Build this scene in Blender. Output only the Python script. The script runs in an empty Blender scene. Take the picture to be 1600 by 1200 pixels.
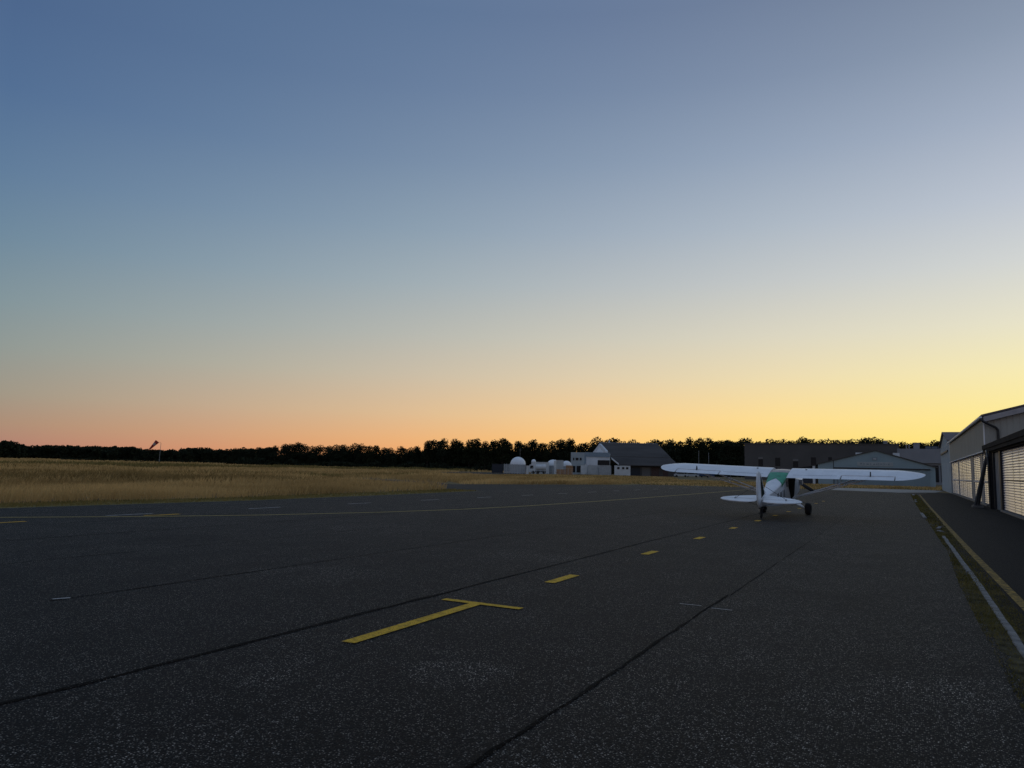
import bpy, math, random
import numpy as np
from mathutils import Vector, Matrix

# ------------------------------------------------------------------ camera
SC = bpy.context.scene
COL = SC.collection
R = math.radians
rng = random.Random(7)
nrg = np.random.default_rng(11)
EYE = 1.7
F_PX, VP, SLOPE = 1155.0, (1415, 745), 0.0235      # lens, runway-side vanishing point, horizon slope (photo pixels 1600x1200)


def cam_basis():
    def ray(x, y):
        return Vector((x - 800, y - 600, F_PX)).normalized()
    Y = ray(*VP)
    Q = ray(VP[0] - 1000, VP[1] - 1000 * SLOPE)
    up = Q.cross(Y).normalized()
    if up.y > 0:
        up = -up
    X = Y.cross(up).normalized()
    return X, Y, up


_X, _Y, _U = cam_basis()
ROT = Matrix((_X, _Y, _U))                          # image ray -> world


def ray(px, py):
    return ROT @ Vector((px - 800, py - 600, F_PX))


def gnd(px, py, z=0.0):
    d = ray(px, py)
    t = (z - EYE) / d.z
    return Vector((d.x * t, d.y * t, z))


def at_y(px, py, Y):
    d = ray(px, py) * (1.0)
    t = Y / d.y
    return Vector((d.x * t, Y, d.z * t + EYE))


def at_d(px, py, D):
    d = ray(px, py)
    t = D / math.hypot(d.x, d.y)
    return Vector((d.x * t, d.y * t, d.z * t + EYE))


cam_d = bpy.data.cameras.new('camera')
cam_d.sensor_width = 36
cam_d.lens = F_PX / 1600 * 36
cam_d.clip_start = 0.1
cam_d.clip_end = 9000
cam = bpy.data.objects.new('camera', cam_d)
COL.objects.link(cam)
m3 = Matrix((ROT @ Vector((1, 0, 0)), ROT @ Vector((0, -1, 0)), ROT @ Vector((0, 0, -1)))).transposed()
cam.matrix_world = Matrix.Translation((0, 0, EYE)) @ m3.to_4x4()
SC.camera = cam

# ------------------------------------------------------------------ sky (dusk, the sun has set beyond the hangars on the right)
SC.view_settings.view_transform = 'Standard'
SC.view_settings.look = 'None'
SC.view_settings.exposure = 0.0
SC.view_settings.gamma = 1.0
SC.render.film_transparent = False
SC.cycles.max_bounces = 6
SC.cycles.use_denoising = True
SC.cycles.denoising_prefilter = 'NONE'      # keeps the grain of the asphalt


def lin(c):
    out = []
    for v in c:
        v = v / 255.0
        out.append(v / 12.92 if v <= 0.04045 else ((v + 0.055) / 1.055) ** 2.4)
    return out


ELEV = (-3, 0.5, 2, 4, 7, 10, 14, 18, 23, 28, 33, 40, 52, 70, 90)
HI = [(104, 124, 156), (110, 130, 160), (116, 136, 165), (120, 140, 168)]
SKY = {
    -64: [(160, 112, 104), (174, 126, 112), (170, 140, 118), (158, 150, 134), (143, 152, 148), (129, 148, 155), (111, 137, 157), (97, 125, 155), (83, 111, 148), (77, 103, 141), (76, 101, 138)] + HI,
    -50: [(206, 134, 104), (212, 146, 108), (206, 159, 123), (194, 169, 142), (175, 172, 158), (158, 167, 166), (137, 156, 169), (120, 143, 166), (102, 127, 158), (91, 116, 150), (86, 111, 146)] + HI,
    -36: [(236, 156, 96), (242, 167, 104), (236, 179, 123), (222, 188, 147), (202, 189, 167), (183, 184, 176), (160, 173, 180), (140, 159, 176), (120, 141, 167), (105, 127, 158), (95, 118, 151)] + HI,
    -22: [(252, 180, 90), (254, 190, 104), (255, 200, 122), (245, 205, 148), (223, 205, 173), (204, 200, 185), (180, 187, 190), (158, 172, 187), (135, 153, 176), (117, 136, 164), (104, 123, 154)] + HI,
    -8: [(255, 204, 88), (255, 210, 100), (255, 218, 122), (254, 222, 148), (237, 220, 177), (220, 214, 193), (196, 200, 200), (174, 185, 197), (149, 164, 185), (128, 144, 169), (113, 129, 156)] + HI,
    8: [(255, 222, 92), (255, 228, 104), (255, 234, 126), (255, 236, 150), (247, 235, 180), (232, 227, 201), (210, 213, 211), (188, 196, 208), (162, 174, 193), (138, 152, 173), (119, 133, 156)] + HI,
    40: [(255, 222, 96), (255, 230, 112), (255, 236, 134), (255, 236, 156), (248, 235, 184), (234, 228, 204), (212, 214, 211), (190, 198, 208), (164, 176, 194), (140, 154, 174), (122, 136, 158)] + HI,
    95: [(170, 130, 112), (180, 140, 118), (182, 150, 128), (176, 158, 142), (166, 162, 154), (156, 162, 164), (142, 156, 168), (130, 148, 168), (118, 138, 163), (110, 130, 160), (105, 125, 156)] + HI,
    180: [(128, 116, 122), (142, 126, 132), (152, 136, 138), (158, 144, 146), (160, 152, 158), (158, 156, 168), (150, 156, 174), (142, 152, 176), (132, 146, 174), (126, 142, 171), (120, 138, 168), (118, 136, 166), (116, 136, 165), (118, 138, 167), (120, 140, 168)],
}
world = bpy.data.worlds.new('World')
SC.world = world
world.use_nodes = True
nt = world.node_tree
nt.nodes.clear()
N = nt.nodes.new
L = nt.links.new
tc = N('ShaderNodeTexCoord')
sep = N('ShaderNodeSeparateXYZ')
L(tc.outputs['Generated'], sep.inputs[0])


def wmath(op, a, b=None):
    n = N('ShaderNodeMath')
    n.operation = op
    for i, v in enumerate((a, b)):
        if v is None:
            continue
        if isinstance(v, (int, float)):
            n.inputs[i].default_value = v
        else:
            L(v, n.inputs[i])
    return n.outputs[0]


elev = wmath('MULTIPLY', wmath('ARCSINE', sep.outputs['Z']), 180 / math.pi)
elev_f = wmath('DIVIDE', wmath('ADD', elev, 3.0), 93.0)
azim = wmath('MULTIPLY', wmath('ARCTAN2', sep.outputs['X'], sep.outputs['Y']), 180 / math.pi)
# bearings run -180..180; the eastern sky closes the ring at both ends


def sky_ramp(rows):
    r = N('ShaderNodeValToRGB')
    cr = r.color_ramp
    cr.interpolation = 'LINEAR'
    while len(cr.elements) > 1:
        cr.elements.remove(cr.elements[-1])
    for i, (e, c) in enumerate(zip(ELEV, rows)):
        p = (e + 3) / 93.0
        el = cr.elements[0] if i == 0 else cr.elements.new(p)
        el.position = p
        el.color = (*lin(c), 1)
    L(elev_f, r.inputs[0])
    return r.outputs[0]


ramps = {k: sky_ramp(v) for k, v in SKY.items()}
seq = [(-180, ramps[180]), (-115, ramps[95])] + [(k, ramps[k]) for k in sorted(SKY) if k != 180] + [(180, ramps[180])]
cur = seq[0][1]
for (a0, _), (a1, out) in zip(seq, seq[1:]):
    mr = N('ShaderNodeMapRange')
    mr.interpolation_type = 'LINEAR'
    mr.inputs['From Min'].default_value = a0
    mr.inputs['From Max'].default_value = a1
    L(azim, mr.inputs['Value'])
    mx = N('ShaderNodeMix')
    mx.data_type = 'RGBA'
    L(mr.outputs[0], mx.inputs['Factor'])
    L(cur, mx.inputs['A'])
    L(out, mx.inputs['B'])
    cur = mx.outputs['Result']
bg = N('ShaderNodeBackground')
bg.inputs['Strength'].default_value = 1.0
L(cur, bg.inputs['Color'])
wo = N('ShaderNodeOutputWorld')
L(bg.outputs[0], wo.inputs['Surface'])

# ------------------------------------------------------------------ materials


def mat(name, col, rough=0.7, metal=0.0, spec=0.5, var=0.0, scale=3.0, col2=None, bump=0.0, bscale=40.0, aniso=None, trans=0.0):
    m = bpy.data.materials.new(name)
    m.use_nodes = True
    t = m.node_tree
    p = t.nodes['Principled BSDF']
    p.inputs['Base Color'].default_value = (*col, 1)
    p.inputs['Roughness'].default_value = rough
    p.inputs['Metallic'].default_value = metal
    p.inputs['Specular IOR Level'].default_value = spec
    co = t.nodes.new('ShaderNodeTexCoord')
    if var or col2:
        mp = t.nodes.new('ShaderNodeMapping')
        mp.inputs['Scale'].default_value = aniso or (1, 1, 1)
        t.links.new(co.outputs['Object'], mp.inputs[0])
        n = t.nodes.new('ShaderNodeTexNoise')
        n.inputs['Scale'].default_value = scale
        n.inputs['Detail'].default_value = 5
        t.links.new(mp.outputs[0], n.inputs['Vector'])
        cr = t.nodes.new('ShaderNodeValToRGB')
        c2 = col2 or tuple(min(1, c * (1 + var)) for c in col)
        c1 = col if col2 else tuple(c * (1 - var) for c in col)
        cr.color_ramp.elements[0].color = (*c1, 1)
        cr.color_ramp.elements[1].color = (*c2, 1)
        cr.color_ramp.elements[0].position = 0.3
        cr.color_ramp.elements[1].position = 0.7
        t.links.new(n.outputs[0], cr.inputs[0])
        t.links.new(cr.outputs[0], p.inputs['Base Color'])
    if bump:
        n2 = t.nodes.new('ShaderNodeTexNoise')
        n2.inputs['Scale'].default_value = bscale
        n2.inputs['Detail'].default_value = 4
        t.links.new(co.outputs['Object'], n2.inputs['Vector'])
        b = t.nodes.new('ShaderNodeBump')
        b.inputs['Strength'].default_value = bump
        b.inputs['Distance'].default_value = 0.02
        t.links.new(n2.outputs[0], b.inputs['Height'])
        t.links.new(b.outputs[0], p.inputs['Normal'])
    if trans:
        tr = t.nodes.new('ShaderNodeBsdfTranslucent')
        src = p.inputs['Base Color'].links[0].from_socket if p.inputs['Base Color'].links else None
        if src:
            t.links.new(src, tr.inputs['Color'])
        else:
            tr.inputs['Color'].default_value = (*col, 1)
        mx = t.nodes.new('ShaderNodeMixShader')
        mx.inputs[0].default_value = trans
        t.links.new(p.outputs[0], mx.inputs[1])
        t.links.new(tr.outputs[0], mx.inputs[2])
        t.links.new(mx.outputs[0], t.nodes['Material Output'].inputs['Surface'])
    return m


BLOTCH = [(-3.35, 5.45, 0.55, 2.2), (-4.6, 4.6, 0.5, 1.7), (-8.2, 9.0, 1.3, 1.5), (-1.0, 11.5, 1.2, 0.7), (-6.6, 13.0, 1.6, 1.4), (-12.5, 16.0, 2.2, 1.4), (-2.6, 19.0, 1.5, 0.65), (-4.6, 33.5, 1.2, 0.55), (0.1, 7.0, 0.8, 1.4), (-9.5, 26.0, 3.0, 1.35), (-14, 11, 1.5, 0.6)]


def asphalt(name, dark, light, chip, chip_amt, cell=78.0, rough=0.8, spec=0.18, lanes=False):
    m = bpy.data.materials.new(name)
    m.use_nodes = True
    t = m.node_tree
    nn, ll = t.nodes.new, t.links.new
    p = t.nodes['Principled BSDF']
    co = nn('ShaderNodeTexCoord')
    o = co.outputs['Object']
    big = nn('ShaderNodeTexNoise'); big.inputs['Scale'].default_value = 0.35; big.inputs['Detail'].default_value = 6
    big.inputs['Roughness'].default_value = 0.6
    ll(o, big.inputs['Vector'])
    mp = nn('ShaderNodeMapping'); mp.inputs['Scale'].default_value = (1.2, 0.06, 1)
    ll(o, mp.inputs[0])
    st = nn('ShaderNodeTexNoise'); st.inputs['Scale'].default_value = 1.0; st.inputs['Detail'].default_value = 4
    ll(mp.outputs[0], st.inputs['Vector'])
    av = nn('ShaderNodeMath'); av.operation = 'ADD'
    ll(big.outputs[0], av.inputs[0]); ll(st.outputs[0], av.inputs[1])
    cr = nn('ShaderNodeValToRGB')
    cr.color_ramp.elements[0].position = 0.36; cr.color_ramp.elements[1].position = 0.64
    cr.color_ramp.elements[0].color = (*dark, 1); cr.color_ramp.elements[1].color = (*light, 1)
    hv = nn('ShaderNodeMath'); hv.operation = 'MULTIPLY'; hv.inputs[1].default_value = 0.5
    ll(av.outputs[0], hv.inputs[0]); ll(hv.outputs[0], cr.inputs[0])
    # stone chips in bitumen, each its own grey; crevice shade painted between them
    wv = nn('ShaderNodeTexNoise'); wv.inputs['Scale'].default_value = 38; wv.inputs['Detail'].default_value = 2
    ll(o, wv.inputs['Vector'])
    wa = nn('ShaderNodeVectorMath'); wa.operation = 'MULTIPLY_ADD'
    ll(wv.outputs['Color'], wa.inputs[0]); wa.inputs[1].default_value = (0.012, 0.012, 0.012); ll(o, wa.inputs[2])
    v = nn('ShaderNodeTexVoronoi'); v.inputs['Scale'].default_value = cell; v.feature = 'F1'
    ll(wa.outputs[0], v.inputs['Vector'])
    sp = nn('ShaderNodeSeparateColor'); ll(v.outputs['Color'], sp.inputs[0])
    pw = nn('ShaderNodeMath'); pw.operation = 'POWER'; pw.inputs[1].default_value = 5.0
    ll(sp.outputs[0], pw.inputs[0])
    edge = nn('ShaderNodeMapRange'); edge.inputs['From Min'].default_value = 0.52; edge.inputs['From Max'].default_value = 0.22
    ll(v.outputs['Distance'], edge.inputs['Value'])
    am = nn('ShaderNodeMath'); am.operation = 'MULTIPLY'; am.inputs[1].default_value = chip_amt
    den = nn('ShaderNodeTexNoise'); den.inputs['Scale'].default_value = 1.1; den.inputs['Detail'].default_value = 6; den.inputs['Roughness'].default_value = 0.65
    ll(o, den.inputs['Vector'])
    dr = nn('ShaderNodeMapRange'); dr.inputs['From Min'].default_value = 0.36; dr.inputs['From Max'].default_value = 0.66
    dr.inputs['To Min'].default_value = 0.5; dr.inputs['To Max'].default_value = 1.1
    ll(den.outputs[0], dr.inputs['Value'])
    pd = nn('ShaderNodeMath'); pd.operation = 'MULTIPLY'; ll(pw.outputs[0], pd.inputs[0]); ll(dr.outputs[0], pd.inputs[1])
    ll(pd.outputs[0], am.inputs[0])
    st2 = nn('ShaderNodeMix'); st2.data_type = 'RGBA'
    ll(am.outputs[0], st2.inputs['Factor']); ll(cr.outputs[0], st2.inputs['A']); st2.inputs['B'].default_value = (*chip, 1)
    mx = nn('ShaderNodeMix'); mx.data_type = 'RGBA'
    ll(edge.outputs[0], mx.inputs['Factor']); mx.inputs['A'].default_value = (dark[0] * 0.3, dark[1] * 0.3, dark[2] * 0.3, 1); ll(st2.outputs['Result'], mx.inputs['B'])
    fine = nn('ShaderNodeTexNoise'); fine.inputs['Scale'].default_value = 16; fine.inputs['Detail'].default_value = 5; fine.inputs['Roughness'].default_value = 0.7
    ll(o, fine.inputs['Vector'])
    fr = nn('ShaderNodeMapRange'); fr.inputs['From Min'].default_value = 0.3; fr.inputs['From Max'].default_value = 0.7
    fr.inputs['To Min'].default_value = 0.35; fr.inputs['To Max'].default_value = 1.65
    ll(fine.outputs[0], fr.inputs['Value'])
    mu = nn('ShaderNodeVectorMath'); mu.operation = 'SCALE'
    ll(mx.outputs['Result'], mu.inputs[0]); ll(fr.outputs[0], mu.inputs['Scale'])
    tone = mu.outputs[0]
    if lanes:
        # every paving lane has weathered to its own tone, and a few bleached or oily blotches lie on it
        sx = nn('ShaderNodeSeparateXYZ'); ll(o, sx.inputs[0])
        def mth(op, a, b=None):
            n_ = nn('ShaderNodeMath'); n_.operation = op
            for i_, q_ in enumerate((a, b)):
                if q_ is None:
                    continue
                if isinstance(q_, (int, float)):
                    n_.inputs[i_].default_value = q_
                else:
                    ll(q_, n_.inputs[i_])
            return n_.outputs[0]
        lane = mth('FLOOR', mth('DIVIDE', mth('ADD', sx.outputs['X'], 2.25), 3.35))
        wn = nn('ShaderNodeTexWhiteNoise'); wn.noise_dimensions = '1D'; ll(lane, wn.inputs['W'])
        fac = mth('ADD', mth('MULTIPLY', wn.outputs['Value'], 0.5), 0.75)
        wob = nn('ShaderNodeTexNoise'); wob.inputs['Scale'].default_value = 1.6; wob.inputs['Detail'].default_value = 5
        ll(o, wob.inputs['Vector'])
        for bx, by, br, amt in BLOTCH:
            cv = nn('ShaderNodeVectorMath'); cv.operation = 'DISTANCE'; ll(o, cv.inputs[0]); cv.inputs[1].default_value = (bx, by, 0)
            dd = mth('ADD', cv.outputs['Value'], mth('MULTIPLY', mth('SUBTRACT', wob.outputs[0], 0.5), br * 1.3))
            mr = nn('ShaderNodeMapRange'); mr.interpolation_type = 'SMOOTHSTEP'
            mr.inputs['From Min'].default_value = br; mr.inputs['From Max'].default_value = br * 0.35
            mr.inputs['To Min'].default_value = 1.0; mr.inputs['To Max'].default_value = amt
            ll(dd, mr.inputs['Value'])
            fac = mth('MULTIPLY', fac, mr.outputs[0])
        m2 = nn('ShaderNodeVectorMath'); m2.operation = 'SCALE'
        ll(tone, m2.inputs[0]); ll(fac, m2.inputs['Scale'])
        tone = m2.outputs[0]
    ll(tone, p.inputs['Base Color'])
    p.inputs['Roughness'].default_value = rough
    p.inputs['Specular IOR Level'].default_value = spec
    b = nn('ShaderNodeBump'); b.inputs['Strength'].default_value = 0.7; b.inputs['Distance'].default_value = 0.006
    ll(v.outputs['Distance'], b.inputs['Height']); b.invert = True
    ll(b.outputs[0], p.inputs['Normal'])
    return m


def paint(name, col, under, wear=0.45, scale=9):
    """road paint worn through to the asphalt in places"""
    m = bpy.data.materials.new(name)
    m.use_nodes = True
    t = m.node_tree
    nn, ll = t.nodes.new, t.links.new
    p = t.nodes['Principled BSDF']
    co = nn('ShaderNodeTexCoord')
    n = nn('ShaderNodeTexNoise'); n.inputs['Scale'].default_value = scale; n.inputs['Detail'].default_value = 8; n.inputs['Roughness'].default_value = 0.75
    ll(co.outputs['Object'], n.inputs['Vector'])
    cr = nn('ShaderNodeValToRGB')
    cr.color_ramp.elements[0].position = wear - 0.1; cr.color_ramp.elements[1].position = wear + 0.12
    cr.color_ramp.elements[0].color = (*under, 1); cr.color_ramp.elements[1].color = (*col, 1)
    ll(n.outputs[0], cr.inputs[0])
    f = nn('ShaderNodeTexVoronoi'); f.inputs['Scale'].default_value = 62
    ll(co.outputs['Object'], f.inputs['Vector'])
    fr = nn('ShaderNodeMapRange'); fr.inputs['From Min'].default_value = 0.1; fr.inputs['From Max'].default_value = 0.6
    fr.inputs['To Min'].default_value = 1.2; fr.inputs['To Max'].default_value = 0.6
    ll(f.outputs['Distance'], fr.inputs['Value'])
    mu = nn('ShaderNodeVectorMath'); mu.operation = 'SCALE'
    ll(cr.outputs[0], mu.inputs[0]); ll(fr.outputs[0], mu.inputs['Scale'])
    ll(mu.outputs[0], p.inputs['Base Color'])
    p.inputs['Roughness'].default_value = 0.8
    p.inputs['Specular IOR Level'].default_value = 0.2
    return m


M = {
    'apron': asphalt('apron_asphalt', (0.0045, 0.004, 0.0034), (0.025, 0.022, 0.019), (0.66, 0.59, 0.50), 1.0, rough=0.70, spec=0.10, lanes=True),
    'spur': asphalt('spur_asphalt', (0.038, 0.034, 0.028), (0.06, 0.053, 0.045), (0.3, 0.27, 0.24), 0.4),
    'pave': asphalt('pavement_asphalt', (0.017, 0.0155, 0.014), (0.030, 0.027, 0.025), (0.2, 0.18, 0.16), 0.25, cell=110, rough=0.75, spec=0.08),
    'tar': asphalt('tar', (0.004, 0.0036, 0.0032), (0.013, 0.0117, 0.0104), (0.3, 0.27, 0.24), 0.5, rough=0.85, spec=0.05),
    'soil': mat('field_soil', (0.12, 0.085, 0.045), 0.95, spec=0.1, col2=(0.26, 0.19, 0.10), scale=0.15),
    'lawn': mat('lawn', (0.10, 0.08, 0.04), 0.95, spec=0.1, col2=(0.22, 0.165, 0.085), scale=0.3),
    'margin': mat('mown_margin', (0.13, 0.11, 0.042), 0.95, spec=0.05, col2=(0.24, 0.185, 0.075), scale=0.8),
    'verge': mat('verge_soil', (0.022, 0.019, 0.012), 0.95, spec=0.05, col2=(0.12, 0.10, 0.055), scale=5.0, bump=0.8, bscale=25),
    'concrete': mat('pale_concrete', (0.31, 0.28, 0.245), 0.9, var=0.15, scale=0.6),
    'yellow': paint('yellow_road_paint', (0.86, 0.50, 0.035), (0.20, 0.125, 0.025), 0.40),
    'yellow_worn': paint('worn_yellow_paint', (0.52, 0.32, 0.055), (0.05, 0.04, 0.02), 0.50),
    'taxi': paint('taxi_line_paint', (0.62, 0.48, 0.16), (0.10, 0.09, 0.06), 0.38),
    'whitep': paint('white_road_paint', (0.55, 0.54, 0.52), (0.08, 0.08, 0.08), 0.42),
    'kerb': mat('kerb_stone', (0.10, 0.094, 0.086), 0.9, col2=(0.27, 0.255, 0.235), scale=5, bump=0.6, bscale=30),
    'straw': mat('dry_grass', (0.27, 0.168, 0.062), 0.9, spec=0.05, col2=(0.78, 0.52, 0.22), scale=0.14, trans=0.35, aniso=(1.6, 0.5, 1)),
    'rank': mat('rank_grass', (0.19, 0.125, 0.045), 0.9, spec=0.05, col2=(0.34, 0.23, 0.09), scale=0.3, trans=0.3),
    'green': mat('green_grass', (0.17, 0.14, 0.045), 0.9, spec=0.05, col2=(0.30, 0.22, 0.08), scale=0.5, trans=0.3),
    'moss': mat('weed', (0.085, 0.075, 0.022), 0.9, spec=0.05, col2=(0.24, 0.19, 0.065), scale=2.0, trans=0.2),
    'leaf': mat('pine_foliage', (0.014, 0.019, 0.010), 0.9, spec=0.08, col2=(0.026, 0.032, 0.014), scale=0.5, trans=0.08),
    'leaf2': mat('oak_foliage', (0.012, 0.017, 0.011), 0.9, spec=0.08, col2=(0.030, 0.037, 0.02), scale=0.4, trans=0.08),
    'bark': mat('bark', (0.045, 0.035, 0.026), 0.95, var=0.4, scale=3),
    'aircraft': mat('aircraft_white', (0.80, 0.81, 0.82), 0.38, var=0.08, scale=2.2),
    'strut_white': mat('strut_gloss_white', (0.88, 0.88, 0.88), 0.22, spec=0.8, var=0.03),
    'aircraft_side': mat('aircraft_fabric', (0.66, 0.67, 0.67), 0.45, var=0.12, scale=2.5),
    'green_panel': mat('green_tinted_panel', (0.010, 0.17, 0.075), 0.25, col2=(0.03, 0.36, 0.18), scale=3.5),
    'skylight': mat('skylight_glazing', (0.22, 0.18, 0.165), 0.3, col2=(0.36, 0.30, 0.28), scale=3),  # brown tone paints the dusk sky reflected in the glazing
    'black': mat('black_paint', (0.012, 0.012, 0.013), 0.5),
    'cabin_dark': mat('dark_cabin_opening', (0.008, 0.008, 0.008), 0.95, spec=0.02),
    'rubber': mat('rubber', (0.014, 0.014, 0.014), 0.85, var=0.2, scale=20),
    'darkglass': mat('dark_glass', (0.012, 0.014, 0.017), 0.3, spec=0.25),
    'glass': mat('windscreen_glazing', (0.12, 0.13, 0.14), 0.12),
    'alu': mat('bare_aluminium', (0.62, 0.63, 0.64), 0.35, metal=0.9, var=0.1, scale=6),
    'steel': mat('dark_steel', (0.03, 0.032, 0.036), 0.5, metal=0.3, var=0.25, scale=8),
    'beam': mat('dark_beam_paint', (0.035, 0.033, 0.032), 0.95, spec=0.05, var=0.2, scale=3),
    'bluesteel': mat('blue_grey_steel', (0.17, 0.20, 0.23), 0.5, var=0.12, scale=2),
    'doorsheet': mat('galvanised_sheet', (0.58, 0.58, 0.70), 0.26, metal=0.45, spec=0.25, var=0.08, scale=0.9),
    'clad': mat('olive_grey_cladding', (0.33, 0.32, 0.275), 0.6, var=0.07, scale=0.5),
    'trim': mat('white_trim', (0.78, 0.78, 0.78), 0.5, var=0.1, scale=2),
    'greytrim': mat('grey_trim', (0.36, 0.34, 0.34), 0.6, var=0.1, scale=2),
    'roofdark': mat('dark_roof_sheet', (0.12, 0.10, 0.105), 0.8, spec=0.2, var=0.15, scale=0.6),
    'slate': mat('grey_roof_sheet', (0.080, 0.074, 0.070), 0.85, spec=0.2, var=0.2, scale=0.35, aniso=(0.3, 1, 1)),
    'pale_wall': mat('pale_blue_wall', (0.45, 0.50, 0.52), 0.6, var=0.06, scale=0.6),
    'blueclad': mat('blue_cladding', (0.235, 0.315, 0.345), 0.6, var=0.08, scale=0.3),
    'bluedoor': mat('blue_door', (0.19, 0.255, 0.285), 0.6, var=0.08, scale=0.3),
    'sign': mat('faded_sign', (0.28, 0.32, 0.33), 0.7, col2=(0.36, 0.39, 0.39), scale=1.2),
    'signmark': mat('faded_sign_mark', (0.2, 0.235, 0.25), 0.7, var=0.1),
    'darkclad': mat('dark_grey_cladding', (0.095, 0.091, 0.088), 0.85, spec=0.2, var=0.12, scale=0.2),
    'lintel': mat('grey_lintel', (0.14, 0.135, 0.13), 0.7, var=0.1, scale=2),
    'greywall': mat('grey_render', (0.23, 0.24, 0.26), 0.8, var=0.08, scale=0.4),
    'whitewall': mat('white_render', (0.60, 0.63, 0.65), 0.8, var=0.10, scale=0.5),
    'bluewall': mat('blue_grey_render', (0.33, 0.38, 0.40), 0.8, var=0.1, scale=0.4),
    'blueband': mat('blue_band', (0.2, 0.26, 0.31), 0.7, var=0.1),
    'dome': mat('white_radome', (0.78, 0.80, 0.82), 0.5, var=0.05, scale=1),
    'fence': mat('pale_fence', (0.36, 0.38, 0.39), 0.7, var=0.2, scale=2),
    'container': mat('grey_container', (0.42, 0.45, 0.46), 0.6, var=0.12, scale=0.8),
    'wcontainer': mat('white_cabin', (0.58, 0.61, 0.62), 0.6, var=0.1, scale=0.8),
    'navy': mat('navy_sheet', (0.014, 0.02, 0.032), 0.6, var=0.2),
    'bluetarp': mat('blue_tarp', (0.03, 0.07, 0.15), 0.5, var=0.3, scale=2),
    'wood': mat('orange_wood', (0.30, 0.15, 0.055), 0.85, var=0.3, scale=3),
    'rust': mat('red_brown_paint', (0.075, 0.045, 0.04), 0.8, var=0.3, scale=2),
    'sock_red': mat('windsock_red', (0.30, 0.025, 0.015), 0.8, var=0.15, scale=2),
    'sock_white': mat('windsock_white', (0.30, 0.24, 0.22), 0.8, var=0.1, scale=2),
    'greenpaint': mat('faded_stripe', (0.012, 0.02, 0.017), 0.9, spec=0.05),
}

def ribs_on(m):
    """fabric stretched over ribs: shallow ridges every 0.34 m and a little grime"""
    t = m.node_tree
    nn, ll = t.nodes.new, t.links.new
    p = t.nodes['Principled BSDF']
    co = nn('ShaderNodeTexCoord')
    sx = nn('ShaderNodeSeparateXYZ'); ll(co.outputs['Object'], sx.inputs[0])
    d = nn('ShaderNodeMath'); d.operation = 'PINGPONG'; d.inputs[1].default_value = 0.17; ll(sx.outputs['X'], d.inputs[0])
    r = nn('ShaderNodeMapRange'); r.inputs['From Min'].default_value = 0.0; r.inputs['From Max'].default_value = 0.035
    r.inputs['To Min'].default_value = 1.0; r.inputs['To Max'].default_value = 0.0
    ll(d.outputs[0], r.inputs['Value'])
    b = nn('ShaderNodeBump'); b.inputs['Strength'].default_value = 0.8; b.inputs['Distance'].default_value = 0.008
    ll(r.outputs[0], b.inputs['Height']); ll(b.outputs[0], p.inputs['Normal'])


ribs_on(M['aircraft'])

# ------------------------------------------------------------------ mesh helpers


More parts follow.
